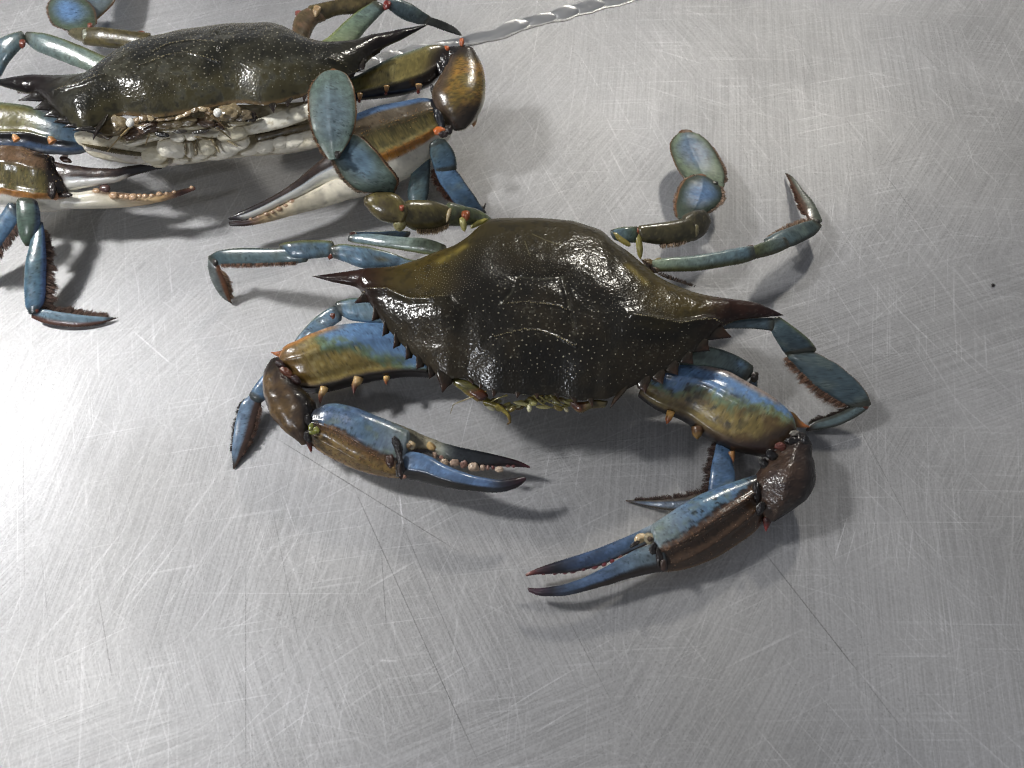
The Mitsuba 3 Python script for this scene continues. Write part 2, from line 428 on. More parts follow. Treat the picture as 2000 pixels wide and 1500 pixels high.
# ------------------------------------------------------------------ carapace
def carapace(crab, zmid, slope, tips, rear, front, dome, frame_bumps, lines, colour, nx, nt, grains, rearfall=0.5):
    """Dorsal shell over the outline between its two long side spines. slope: rise of the rim from front to rear (mm per mm)."""
    tips, rear, front = (np.array([[float(x) for x in p.split()] for p in q.split(';')]) for q in (tips, rear, front))
    mid = P(*((tips[0] + tips[1]) / 2), zmid)
    ex = P(*tips[1], zmid) - P(*tips[0], zmid)
    ex /= np.linalg.norm(ex)
    ey = np.cross([0, 0, 1.0], ex)
    ey = ey + np.array([0, 0, slope]); ey /= np.linalg.norm(ey)
    ez = np.cross(ex, ey)
    pl = (mid, ez)

    def loc(q, lift=0.0):
        w = P(q[0], q[1], (mid + ez * lift, ez)) - mid
        return np.array([w @ ex, w @ ey])
    tp, rr, fr = (np.array([loc(q) for q in a]) for a in (tips, rear, front))
    rr = np.vstack([tp[0], rr[np.argsort(rr[:, 0])], tp[1]])
    fr = np.vstack([tp[0], fr[np.argsort(fr[:, 0])], tp[1]])
    x0, x1 = tp[0][0], tp[1][0]
    xc, hw = (x0 + x1) / 2, (x1 - x0) / 2
    q = np.linspace(-1, 1, nx)
    xs = xc + hw * 0.9995 * q
    yr, yf = PchipInterpolator(rr[:, 0], rr[:, 1])(xs), np.interp(xs, fr[:, 0], fr[:, 1])
    t = (1 - np.cos(np.linspace(0, np.pi, nt))) / 2          # 0 rear .. 1 front
    X = np.repeat(xs[:, None], nt, 1)
    Tt = np.repeat(t[None], nx, 0)
    kern = np.hanning(2 * (nx // 22) + 1); kern /= kern.sum()
    h_ = nx // 22
    yfs = np.convolve(np.pad(yf - yr, h_, mode='reflect'), kern, 'valid') + yr
    yfs = yf + (yfs - yf) * sst(0.9, 0.7, np.abs(q))
    Y = yr[:, None] + (yfs - yr)[:, None] * Tt
    un = np.abs(X - xc) / hw
    wid = np.maximum((yr - yfs)[:, None], 1e-5)
    body = sst(0.86, 0.25, un)
    cross = np.maximum(0, 1 - np.abs(2 * np.clip(Tt, 0, 1) - 1) ** 2.4) ** (0.70 + 0.35 * Tt)
    skew = 1 + 0.25 * (Tt - 0.5) * body
    Z = dome * 0.001 * body * cross * skew + np.minimum(wid * 0.34, 0.0032) * (1 - 0.75 * body) * np.maximum(0, 1 - np.abs(2 * Tt - 1) ** 2) ** 0.5
    Pt = np.stack([X, Y], -1)

    def near(a, b, L):
        """distance from the points to a polyline given in pixels (measured on the shell's top)"""
        pts = np.array([loc(p, 0.008) for p in L])
        best = np.full(X.shape, 9.0)
        for p0, p1 in zip(pts[:-1], pts[1:]):
            dd = p1 - p0
            tt = np.clip(((Pt - p0) @ dd) / (dd @ dd), 0, 1)
            best = np.minimum(best, np.linalg.norm(Pt - p0 - tt[..., None] * dd, axis=-1))
        return best
    k = ((mid - CAM) @ cf) / F
    edge = np.minimum(1, 5 * np.minimum(Tt, 1 - Tt) + 0.05)
    for bx, by, rx, ry, h in frame_bumps:
        o = loc((bx, by), 0.008)
        Z += h * 0.001 * np.exp(-(((X - o[0]) / (rx * k)) ** 2 + ((Y - o[1]) / (ry * k * 1.25)) ** 2)) * edge
    for pts, sig, h in lines:
        Z += h * 0.001 * np.exp(-(near(0, 0, pts) / (sig * k)) ** 2) * edge
    W = mid + X[..., None] * ex + Y[..., None] * ey + Z[..., None] * ez
    Z2 = (fb(W, 190, 3) - 0.5) * 0.00055 + (fb(W, 620, 5) - 0.5) * 0.00014
    W = W + (Z2 * edge)[..., None] * ez
    V = W.reshape(-1, 3)
    # underside of the rim
    low = mid + X[..., None] * ex + Y[..., None] * ey - (np.minimum(wid * 0.22, 0.0022) * np.maximum(0, 1 - np.abs(2 * Tt - 1) ** 2) ** 0.5)[..., None] * ez
    i, j = np.meshgrid(np.arange(nx - 1), np.arange(nt - 1), indexing='ij')
    qd = np.stack([i * nt + j, i * nt + j + 1, (i + 1) * nt + j + 1, (i + 1) * nt + j], -1).reshape(-1, 4)
    f = np.vstack([qd[:, [0, 1, 2]], qd[:, [0, 2, 3]]])
    c = colour((X - xc) / hw, Tt, W, near).reshape(-1, 3)
    lowf = f[:, ::-1] + len(V)
    mesh = (np.vstack([V, low.reshape(-1, 3)]), np.vstack([f, lowf]), np.vstack([np.clip(c, 0, 255), np.tile((95, 85, 60), (len(V), 1))]))
    a_ = mesh[0][mesh[1][:len(f)]]
    if np.cross(a_[:, 1] - a_[:, 0], a_[:, 2] - a_[:, 0])[:, 2].sum() < 0:
        mesh = (mesh[0], mesh[1][:, ::-1], mesh[2])
    add(crab + '__carapace', mesh, 'mat_carapace', smooth=True)
    # pale granules standing on the shell
    r = np.random.default_rng(11 + nx)
    xn = (X - xc) / hw
    ico = trimesh.creation.icosphere(subdivisions=1)
    iv, iff = np.array(ico.vertices), np.array(ico.faces)
    vs, fs, cs = [], [], []
    N = np.cross(np.gradient(W, axis=0), np.gradient(W, axis=1))
    N /= np.linalg.norm(N, axis=-1, keepdims=True) + 1e-12
    N *= np.sign(N[..., 2:])

    def dot(pos, nn, rad, col):
        n0 = sum(len(a) for a in vs)
        vs.append(pos + iv * rad + 0 * nn); fs.append(iff + n0); cs.append(np.tile(col, (len(iv), 1)))
    cell, kept = {}, 0
    dens = grains(xn, Tt)
    tries = 60000
    for _ in range(tries):
        a, b = int(r.integers(2, nx - 2)), int(nt * r.beta(1.0, 1.0))
        b = min(max(b, 3), nt - 4)
        d_, rad, mind = dens[0][a, b], dens[1][a, b], dens[2][a, b]
        if r.uniform() > d_:
            continue
        pos = W[a, b]
        ck = (int(pos[0] / 0.0016), int(pos[1] / 0.0016))
        if any(np.linalg.norm(pos - o) < mind for dx in (-1, 0, 1) for dy in (-1, 0, 1) for o in cell.get((ck[0] + dx, ck[1] + dy), ())):
            continue
        cell.setdefault(ck, []).append(pos)
        dot(pos, N[a, b], rad * r.uniform(0.7, 1.2), np.array((168, 160, 138.)) * r.uniform(0.55, 1.0))
    for pts, sig, h in lines:
        if h <= 0.2:
            continue
        q_ = np.array([loc(p, 0.008) for p in pts])
        uu = np.concatenate([[0], np.cumsum(np.linalg.norm(np.diff(q_, axis=0), axis=1))])
        for s in np.arange(0, uu[-1], 0.0007):
            g = np.array([np.interp(s, uu, q_[:, 0]), np.interp(s, uu, q_[:, 1])]) + r.normal(0, 0.00012, 2)
            a = int(np.clip(np.searchsorted(xs, g[0]), 1, nx - 2))
            b = int(np.argmin(np.abs(Y[a] - g[1])))
            dot(W[a, b], N[a, b], 0.00020 * r.uniform(0.7, 1.3), np.array((150, 138, 100.)) * r.uniform(0.6, 1.1))
    add(crab + '__carapace__granule', (np.vstack(vs), np.vstack(fs), np.vstack(cs)), 'mat_bone', smooth=True, kind='stuff')
    return pl


def teeth(crab, spec, pl, lift=0.0006, c0=(36, 29, 20), c1=(54, 34, 24)):
    """Marginal teeth: 'ax ay bx by tx ty' = the two ends of the base and the tip."""
    for s in spec.split(';'):
        ax, ay, bx, by, tx, ty = [float(x) for x in s.split()]
        mxx, my = (ax + bx) / 2, (ay + by) / 2
        tx, ty = mxx + (tx - mxx) * 1.35, my + (ty - my) * 1.35
        dx, dy = tx - mxx, ty - my
        st = [[ax - dx * .9, ay - dy * .9, bx - dx * .9, by - dy * .9, 0], [ax, ay, bx, by, 0],
              [ax + (tx - ax) * .55 , ay + (ty - ay) * .55, bx + (tx - bx) * .5, by + (ty - by) * .5, 0], [tx - .5, ty - .5, tx + .5, ty + .5, 0]]
        # keep the hand: left to right as seen
        m_ = seg(st, lambda S, A, B, p: mx(ramp(S, [(0, c0), (0.5, c0), (0.85, c1), (1, (32, 18, 15))]), (22, 18, 14), 0.6 * sst(0.45, 0.75, fb(p, 700, 2))), th=[0.34, .36, .45, .6], low=0.35,
                 m=20, n=18, cap=(0.1, 0.5), plane=pl, lump=0.0001, up=0.6)
        add(crab + '__carapace__tooth', m_, 'mat_carapace')


BLUE, OLIVE, BROWN, BLACK, WHITE, ORANGE = (88, 134, 186), (122, 108, 56), (92, 70, 42), (30, 25, 25), (222, 216, 198), (178, 112, 52)
GREEN, GREYBLUE = (98, 116, 96), (92, 118, 132)
exec_parts = []

# ================================================================== FRONT CRAB
A_ = 'blue_crab'


def colour_front(xn, t, W, near):
    n1, n2 = fb(W, 120, 1), fb(W, 500, 2)
    c = mx((19, 17, 12), (36, 30, 19), sst(.3, .7, n1))
    rear = sst(0.50, 0.10, t + 0.25 * (n1 - .5) + 0.15 * np.abs(xn))
    c = mx(c, (60, 52, 28), rear * 0.85)
    should = sst(0.30, 0.48, np.abs(xn)) * sst(0.72, 0.40, t + .2 * (n1 - .5)) * sst(0.95, 0.7, np.abs(xn))
    c = mx(c, (74, 62, 26), should * 0.85)
    k = ((W[0, 0] - CAM) @ cf) / F
    for a in ([(905, 470), (880, 486), (858, 500)], [(1228, 512), (1246, 528), (1262, 545)]):
        c = mx(c, (128, 112, 48), 0.75 * np.exp(-(near(0, 0, a) / (9 * k)) ** 2))
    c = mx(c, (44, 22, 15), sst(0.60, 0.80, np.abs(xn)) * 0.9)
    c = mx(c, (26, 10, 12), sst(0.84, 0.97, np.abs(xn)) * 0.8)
    c = mx(c, (54, 46, 32), sst(0.68, 0.92, t) * sst(0.1, 0.4, np.abs(xn)) * sst(.75, .6, np.abs(xn)) * 0.75)
    for a in ([(1012, 540), (1000, 572), (985, 590)], [(1012, 540), (1060, 548), (1098, 540)], [(1098, 540), (1108, 585), (1118, 630), (1122, 655)]):
        c = mx(c, (88, 88, 74), 0.55 * np.exp(-(near(0, 0, a) / (3.0 * k)) ** 2) * sst(.3, .7, n2))
    for a in ([(1040, 447), (1065, 462), (1085, 470), (1096, 470)], [(1025, 465), (1035, 500)]):
        c = mx(c, (140, 132, 100), 0.6 * np.exp(-(near(0, 0, a) / (0.9 * k)) ** 2))
    c = mx(c, (92, 92, 84), 0.5 * sst(.62, .74, fb(W, 1500, 8, 2)) * sst(.45, .7, t + .3 * (n1 - .5)) * sst(.3, .6, n1))
    return mx(c, (12, 12, 11), 0.25 * sst(0.5, 0.75, n2))


def grains_front(xn, t):
    a = np.abs(xn)
    mid_band = sst(0.30, 0.20, a) * sst(0.40, 0.52, t) * sst(0.93, 0.85, t)
    shoulder = sst(0.16, 0.25, a) * sst(0.56, 0.46, a) * sst(0.18, 0.3, t) * sst(0.75, 0.6, t)
    centre = sst(0.22, 0.1, a) * sst(0.2, 0.32, t) * sst(0.55, 0.45, t)
    flank = sst(0.18, 0.3, a) * sst(0.62, 0.5, a) * sst(0.5, 0.65, t) * sst(0.97, 0.9, t)
    d = np.clip(0.75 * mid_band + shoulder + 0.7 * centre + 0.16 * flank, 0, 1)
    rad = 0.00013 + 0.00012 * np.clip(mid_band + 0.4 * flank, 0, 1)
    mind = 0.00075 + 0.0012 * np.clip(mid_band + flank, 0, 1)
    return d, rad, mind


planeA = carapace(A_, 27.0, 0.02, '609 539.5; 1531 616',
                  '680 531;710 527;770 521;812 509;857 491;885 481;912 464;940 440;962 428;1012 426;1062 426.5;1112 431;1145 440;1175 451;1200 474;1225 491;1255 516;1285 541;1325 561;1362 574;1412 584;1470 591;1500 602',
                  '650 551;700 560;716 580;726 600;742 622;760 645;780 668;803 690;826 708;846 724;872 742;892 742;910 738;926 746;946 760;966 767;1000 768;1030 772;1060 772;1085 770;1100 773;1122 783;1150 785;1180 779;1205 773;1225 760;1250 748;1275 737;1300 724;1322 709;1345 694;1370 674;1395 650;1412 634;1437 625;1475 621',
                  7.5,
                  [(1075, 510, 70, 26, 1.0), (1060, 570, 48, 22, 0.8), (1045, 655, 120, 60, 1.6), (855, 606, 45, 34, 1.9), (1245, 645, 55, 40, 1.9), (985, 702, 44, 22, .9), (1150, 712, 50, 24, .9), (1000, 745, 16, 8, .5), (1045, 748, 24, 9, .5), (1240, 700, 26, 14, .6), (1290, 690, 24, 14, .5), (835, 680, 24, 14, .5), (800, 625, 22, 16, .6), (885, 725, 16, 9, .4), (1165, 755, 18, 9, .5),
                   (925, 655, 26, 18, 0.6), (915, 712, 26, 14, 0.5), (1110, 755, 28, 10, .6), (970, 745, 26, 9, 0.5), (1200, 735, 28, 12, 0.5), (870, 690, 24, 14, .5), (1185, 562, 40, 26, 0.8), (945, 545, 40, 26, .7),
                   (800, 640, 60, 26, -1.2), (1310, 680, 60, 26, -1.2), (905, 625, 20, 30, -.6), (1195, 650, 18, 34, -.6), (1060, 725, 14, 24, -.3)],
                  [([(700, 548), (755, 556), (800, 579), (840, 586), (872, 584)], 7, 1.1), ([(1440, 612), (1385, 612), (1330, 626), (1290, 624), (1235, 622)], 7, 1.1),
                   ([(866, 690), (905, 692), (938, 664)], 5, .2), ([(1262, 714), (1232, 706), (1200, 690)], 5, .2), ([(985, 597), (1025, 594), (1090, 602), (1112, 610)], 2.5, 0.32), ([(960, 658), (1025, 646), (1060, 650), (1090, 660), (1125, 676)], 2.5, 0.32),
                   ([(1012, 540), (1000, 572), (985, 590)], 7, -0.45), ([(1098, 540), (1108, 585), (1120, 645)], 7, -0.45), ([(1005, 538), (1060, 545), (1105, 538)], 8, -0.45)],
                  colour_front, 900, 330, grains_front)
teeth(A_, '716 562 731 590 700 588;730 592 742 622 729 622;750 622 760 650 749 651;770 648 782 674 770 676;792 672 805 698 794 698;813 696 828 716 815 717;835 714 850 732 839 736;'
          '852 728 884 746 865 759;905 736 926 744 922 749;1198 778 1222 764 1196 791;1244 755 1272 740 1260 763;1272 740 1300 726 1292 746;1298 726 1326 708 1321 729;1326 708 1352 688 1350 708;1352 688 1382 662 1381 683;1380 664 1408 636 1421 657;936 744 952 752 938 757;958 758 974 764 964 772;1004 764 1020 766 1010 775;1040 766 1056 768 1049 776;1078 766 1094 768 1090 777;1112 774 1128 780 1124 788;1146 780 1160 780 1156 792', planeA)

# underside of the body: sternum block under the shell
und = seg('735 572 750 612 17;800 545 815 680 16;900 500 915 725 15;1060 470 1065 772 14;1190 500 1185 765 15;1300 580 1290 712 16;1390 602 1375 644 17',
          lambda S, A, B, p: mx((150, 144, 112), (205, 200, 178), fb(p, 300, 4)), th=0.13, low=0.20, m=60, n=70, up=1.0)
add(A_ + '__underside', und, 'mat_bone')

# mouth, eyes, feelers
add(A_ + '__eye_stalk', seg('878 742 892 738 24;893 757 925 748 24;912 772 945 762 23;930 783 952 770 23', lambda S, A, B, p: mx(ramp(S, [(0, (72, 68, 34)), (.6, (86, 82, 42)), (.8, (84, 44, 22)), (1, (60, 28, 16))]), (140, 128, 60), .7 * sst(-.5, -.9, A)), m=24), 'mat_shell')
add(A_ + '__eye_stalk', seg('1185 783 1178 796 24;1160 780 1155 798 24;1138 785 1134 806 23;1116 784 1118 796 23', lambda S, A, B, p: mx(ramp(S, [(0, (66, 58, 34)), (.5, (80, 70, 36)), (.75, (84, 44, 22)), (1, (50, 24, 16))]), (120, 104, 60), .6 * sst(.5, .9, A)), m=24), 'mat_shell')
mc = [(150, 142, 82), (176, 168, 104), (120, 104, 52), (188, 184, 138), (104, 84, 44), (160, 150, 96)]
r = np.random.default_rng(5)
for i in range(26):
    u_ = i / 25
    x, y = 948 + 165 * u_, 781 + 10 * math.sin(u_ * 7) + 8 * math.sin(math.pi * u_)
    add(A_ + '__mouthpart', blob(x, y + r.normal(0, 3), 17 + r.normal(0, 1.5), r.uniform(8, 15), r.uniform(3.5, 6), r.normal(0, 30), mc[i % 6], lump=0.25, sub=2, seed=i, var=22), 'mat_shell')
for x, y, z, l, w, a, c in ((1034, 797, 21, 8, 5, 95, (206, 202, 164)), (1041, 787, 22, 8, 6, 10, (186, 180, 112)), (1024, 769, 23, 5, 2.5, 0, (214, 210, 180)), (1018, 788, 20, 16, 4, 8, (198, 190, 130)), (1060, 795, 19, 14, 4, 5, (196, 186, 124)),
                            (1090, 797, 19, 10, 5, 20, (140, 122, 60)), (1106, 800, 19, 6, 4, 40, (206, 196, 158)), (958, 797, 18, 9, 4, 25, (214, 210, 176)), (952, 786, 19, 8, 8, 0, (124, 116, 56)), (965, 783, 19, 7, 6, 0, (96, 84, 40))):
    add(A_ + '__mouthpart', blob(x, y, z, l, w, a, c, lump=0.15, sub=3, seed=int(x)), 'mat_shell')
add(A_ + '__jaw_leg', tube('945 785 20;968 792 20;985 803 19;995 816 18;996 824 17;990 829 17', [4, 5.5, 4.5, 3.2, 2.5, 0.8], lambda S, A, B, p: mx((142, 128, 56), (104, 78, 36), sst(.6, 1, S)), m=16, n=40), 'mat_shell')
add(A_ + '__feeler', tube('950 764 24;924 775 24;905 782 23;888 789 22;882 800 16;879 808 12', [1.6, 1.1, .7, .5], flat((150, 132, 84)), m=8, n=30, lump=0), 'mat_shell')
for st in ('1050 770 23;1070 784 22;1090 792 20;1110 800 18', '1042 772 23;1062 790 21;1080 797 19', '1075 772 22;1094 788 21;1112 794 20', '990 772 23;970 779 22;952 790 20'):
    add(A_ + '__feeler', tube(st, [2.2, 1.4, .9], flat((158, 146, 84)), m=8, n=24, lump=0), 'mat_shell')


# ------------------------------------------------------------------ front crab, claw on the left of the picture
C = A_ + '__claw'
st = '800 640 835 738 13;752 631 792 737 13;700 631 740 743 13;650 637 690 754 13;612 650 648 764 13;575 667 606 768 13;553 680 568 760 13;545 698 551 744 14'


def merus_left(S, A, B, p):
    n1, n2 = fb(p, 240, 3), fb(p, 900, 5)
    c = mx((96, 146, 200), (76, 120, 176), n1)
    t = S + 0.42 * (A + 0.25) + 0.32 * (n1 - .5) + .22 * (n2 - .5)
    c = mx(c, (96, 118, 92), sst(0.36, 0.52, t))
    c = mx(c, mx((126, 108, 54), (148, 132, 84), sst(.45, .7, n2)), sst(0.48, 0.66, t))
    c = mx(c, (104, 74, 38), sst(0.72, 0.95, S) * .8)
    c = mx(c, (170, 112, 58), sst(-0.72, -0.92, A) * sst(.4, .6, S) * sst(-.4, .1, B) * .8)
    c = mx(c, (30, 24, 24), sst(0.62, 0.80, A + .1 * (n1 - .5)))
    return mx(c, (200, 196, 180), sst(-0.2, -0.6, B) * sst(.2, -.2, A))


ridge1 = lambda a, s: 0.10 * np.exp(-((a + 0.35) / .16) ** 2) + 0.12 * np.exp(-((a - 0.80) / .12) ** 2) - 0.06 * np.exp(-((a - .55) / .15) ** 2)
add(C + '__upper_arm', seg(st, merus_left, th=0.55, low=0.6, prof=ridge1, m=72, power=2.4, cap=(.2, .5), up=.6), 'mat_shell')
CREAM, TIPD = (190, 156, 102), (88, 38, 30)
add(C + '__spine', spike(755, 738, 755, 751, 6.5, 13, 12, (224, 184, 116), (178, 92, 50), 0.1), 'mat_shell')
add(C + '__spine', spike(699, 743, 691, 770, 9.5, 13.5, 12, CREAM, TIPD, 0.12), 'mat_shell')
add(C + '__spine', spike(632, 762, 625, 790, 8, 13.5, 12, CREAM, TIPD, 0.1), 'mat_shell')
add(C + '__spine', spike(566, 692, 529, 688, 17, 15, 15, (98, 66, 34), (168, 96, 52), -0.05, .42), 'mat_shell')
add(C + '__spine', spike(548, 722, 533, 716, 8, 15, 15, (70, 40, 26), (120, 60, 40)), 'mat_dark')


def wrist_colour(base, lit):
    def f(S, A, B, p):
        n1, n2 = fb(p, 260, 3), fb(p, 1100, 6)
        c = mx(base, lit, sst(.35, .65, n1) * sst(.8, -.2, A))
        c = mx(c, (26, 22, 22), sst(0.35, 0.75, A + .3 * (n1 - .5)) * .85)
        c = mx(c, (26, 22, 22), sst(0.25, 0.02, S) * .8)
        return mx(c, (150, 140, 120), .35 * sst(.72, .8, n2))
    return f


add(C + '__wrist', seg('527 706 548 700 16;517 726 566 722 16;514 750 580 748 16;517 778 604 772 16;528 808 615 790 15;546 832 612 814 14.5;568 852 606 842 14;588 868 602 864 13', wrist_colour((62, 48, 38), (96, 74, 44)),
                       th=.7, low=.7, prof=lambda a, s: .14 * np.exp(-((a - .1) / .25) ** 2) * np.sin(s * 9) * .5, m=64, lump=.0004, cap=(.5, .4)), 'mat_shell')
for bx, by, rr_ in ((548, 712, 9), (560, 728, 11), (552, 740, 8), (578, 742, 9)):
    add(C + '__joint', blob(bx, by, 18.5, rr_ * 1.3, rr_ * .8, 40, (46, 26, 22) if rr_ != 11 else (96, 52, 34), lump=.3, seed=rr_), 'mat_dark')
add(C + '__spine', spike(604, 862, 608, 884, 8, 13, 11, (60, 30, 24), (110, 48, 38)), 'mat_dark')
for a in (((598, 845), (605, 862)), ((592, 790), (603, 805)), ((600, 812), (604, 830))):
    add(C + '__joint', blob((a[0][0] + a[1][0]) / 2, (a[0][1] + a[1][1]) / 2, 18, 13, 7, 70, (24, 20, 20), lump=.3), 'mat_dark')


def palm_col(blue, ol, br, border, knuckle=(198, 186, 156), fing=(56, 84, 126), dark=(24, 20, 22), tip=(70, 24, 32), rough=True):
    """border: the height across the palm (a) where the blue inner face meets the brown outer face, at s = 0 and 1."""
    def f(S, A, B, p):
        n1, n2, n3 = fb(p, 220, 3), fb(p, 1000, 6), fb(p, 2200, 8, 2)
        e = np.interp(S, [0, .2, .6, 1], border)
        c = mx(blue, tuple(np.array(blue) * (0.86, .92, .92) + (14, 14, 2)), sst(.35, .65, n1))
        c = mx(c, (144, 146, 128), .55 * sst(.5, 1, S))
        c = mx(c, (96, 112, 92), .55 * sst(.5, .75, fb(p, 420, 9)))
        o = mx(mx(br, ol, sst(0.0, .45, A - e + .15 * (n1 - .5))), (58, 42, 30), sst(.5, .72, n2) * .5)
        o = mx(o, (120, 84, 52), .5 * sst(.58, .75, n3) * sst(.35, .05, np.abs(A - e - .12)))
        c = mx(c, o, sst(-.06, .06, A - e + .25 * (n1 - .5) + .2 * (n2 - .5)))
        c = mx(c, (30, 28, 28), .7 * sst(.07, .0, np.abs(A - e + .03)) * sst(.3, .6, n2))
        c = mx(c, (168, 122, 60), sst(.82, .97, A) * .55)
        c = mx(c, (26, 22, 24), sst(.12, 0, S) * .7)
        return mx(c, WHITE, sst(-0.12, -0.4, B))
    return f


def finger_col(top, stops, low=WHITE, split=None):
    def f(S, A, B, p):
        n1, n2 = fb(p, 260, 3), fb(p, 1400, 6)
        c = mx(ramp(S, stops), ramp(S, [(x, np.array(k) * .8) for x, k in stops]), sst(.35, .65, n1))
        if split:
            lo, hi, cc, smax = split
            c = mx(c, cc, sst(lo, hi, A + .15 * (n1 - .5)) * sst(smax, smax - .3, S))
        return mx(c, mx(low, ramp(S, [(0, low), (.75, low), (.95, (50, 26, 30)), (1, (40, 20, 24))]), np.ones(len(S))), sst(-0.1, -0.4, B))
    return f


ridge2 = lambda e: (lambda a, s: .16 * np.exp(-((a - np.interp(s, [0, 1], e)) / .10) ** 2) - .05 * np.exp(-((a - np.interp(s, [0, 1], e) - .35) / .2) ** 2) + .07 * np.exp(-((a - np.interp(s, [0, 1], e) - .62) / .08) ** 2))
pl_ = seg('620 798 606 866 14;640 789 628 884 13.5;667 789 658 900 13;700 798 690 915 13;735 812 722 925 12.5;767 825 752 931 12;796 840 777 934 11.5', palm_col((68, 100, 146), (122, 98, 54), (96, 64, 36), (-.25, -.25, .05, .2)),
          th=.6, low=.55, prof=ridge2((-.2, .2)), m=84, cap=(.35, .25), power=2.3)
sab_ = LAST['sab']
fx = seg('760 822 780 880 11;800 837 812 886 10;830 851 838 884 9.5;858 862 852 892 9;882 869 876 905 9;930 880 928 913 8.5;980 891 980 911 8;1010 899 1012 912 7.5;1034 910 1034 914 7',
         finger_col(0, [(0, (150, 150, 132)), (.26, (170, 160, 134)), (.38, (112, 118, 112)), (.48, (44, 52, 60)), (.7, (32, 36, 42)), (.88, (36, 22, 28)), (1, (74, 24, 32))], split=(.5, .75, (40, 26, 28), 1.5)), th=.7, low=.6, m=44, cap=(.2, .5))
add(C + '__palm', cat(pl_, fx), 'mat_shell')
beads(C + '__granule', pl_, sab_, lambda S, A, B: sst(.3, .6, B) * np.exp(-((A - np.interp(S, [0, .2, .6, 1], (-.2, -.2, .1, .25)) - .1) / .1) ** 2) + .12 * sst(.2, .4, B) * sst(.1, .3, A - np.interp(S, [0, 1], (-.2, .2))), 420, 0.00019, (128, 92, 62))
add(C + '__movable_finger', seg('782 884 777 932 12;812 883 806 938 12.5;840 891 832 943 13;868 907 856 949 13.5;905 922 894 956 14;942 932 935 960 14;975 937 972 962 14;1003 934 1008 953 14;1024 931 1027 938 14',
                                finger_col(0, [(0, (60, 74, 92)), (.12, (82, 124, 178)), (.7, (70, 104, 156)), (.82, (40, 44, 58)), (.93, (44, 22, 32)), (1, (56, 22, 34))], split=(.0, .3, (40, 38, 36), .95)), th=.75, low=.6, prof=lambda a, s: .12 * np.exp(-((a - .15) / .2) ** 2), m=48, cap=(.3, .5)), 'mat_shell')
for i, (x, y, rx, ry, a) in enumerate(((850, 886, 6, 10, 10), (866, 892, 9, 8, 0), (868, 903, 9, 7, 0), (888, 904, 11, 8, 0), (906, 906, 7, 9, 20), (925, 913, 12, 9, 15), (943, 914, 6, 6, 0), (953, 914, 4, 5, 0), (976, 917, 9, 6.5, 0), (963, 914, 4, 4, 0), (992, 911, 5, 3, 0), (1003, 911, 4, 3, 0))):
    add(C + '__finger_tooth', blob(x, y - .5, 9.2, rx * .9, ry * .95, a, ((176, 150, 132), (138, 104, 94), (190, 168, 146))[i % 3] if i < 9 else (100, 52, 50), lump=.45, seed=i, var=26), 'mat_shell')
for x, y, rx, ry, a, c in ((776, 872, 20, 11, 70, (30, 26, 26)), (782, 900, 24, 8, 78, (26, 22, 22)), (781, 922, 16, 6, 80, (44, 32, 28)), (762, 900, 9, 16, 0, (60, 36, 24)), (789, 931, 6, 4, 0, (150, 110, 92))):
    add(C + '__joint', blob(x, y, 17 if x != 789 else 13, rx * .9, ry * .8, a, c, depth=.5, lump=.5, seed=int(x)), 'mat_dark')
add(C + '__hinge', blob(800, 870, 14.5, 12, 10, 20, (188, 166, 128), lump=.2), 'mat_shell')
add(C + '__hinge', blob(798, 871, 16, 6, 5, 20, (120, 96, 66), lump=.2), 'mat_dark')
add(C + '__hinge', blob(842, 872, 11, 10, 7, 40, (196, 164, 110), lump=.2), 'mat_shell')

k_ = 'plant_scrap'
m1 = cat(blob(607, 834, 19, 5, 8, 20, (112, 116, 46), depth=.3), blob(618, 840, 19, 6, 7, -30, (124, 126, 56), depth=.3), blob(611, 845, 19, 8, 4, 0, (104, 108, 42), depth=.3))
scene[k_] = mikit.ply((m1[0], m1[1]), 'mat_shell', smooth=True, color=lin(m1[2]))
labels[k_] = dict(label='tiny yellow-green scrap of plant stuck on the wrist of the front crab\'s left claw', category='plant scrap')

# ------------------------------------------------------------------ front crab, claw on the right of the picture
st = '1290 711 1248 776 11.5;1335 711 1288 804 11.5;1380 715 1333 822 11.5;1430 729 1385 860 11.5;1467 750 1425 879 11.5;1505 772 1468 889 11.5;1530 792 1504 894 11.5;1548 812 1534 888 11.5;1556 838 1551 868 12'


def merus_right(S, A, B, p):
    n1, n2 = fb(p, 240, 3), fb(p, 500, 5)
    c = mx((90, 138, 196), (78, 120, 178), n1)
    t = A + 0.22 + 0.95 * (S - .40) + .6 * (n1 - .5) + .5 * (fb(p, 1000, 15) - .5)
    c = mx(c, (104, 122, 96), sst(-.15, .1, t))
    c = mx(c, mx((122, 106, 60), (92, 74, 44), sst(.4, .7, n1)), sst(.05, .4, t))
    c = mx(c, (50, 48, 40), .8 * sst(.56, .66, n2) * sst(.6, .3, np.abs(A)) * sst(.75, .55, S))
    c = mx(c, (150, 140, 112), .4 * sst(.6, .75, fb(p, 420, 31)))
    c = mx(c, (46, 32, 26), sst(.55, .9, A + .5 * (S - .5)) * .9)
    c = mx(c, (34, 22, 20), sst(.78, .92, S + .2 * A) * .8)
    c = mx(c, (184, 122, 62), sst(-0.74, -0.93, A) * sst(.15, .35, S) * sst(.9, .8, S) * sst(-.4, .1, B) * .55)
    c = mx(c, (28, 22, 20), sst(0.82, 0.95, A))
    return mx(c, (200, 196, 180), sst(-0.2, -0.6, B) * sst(.2, -.2, A))


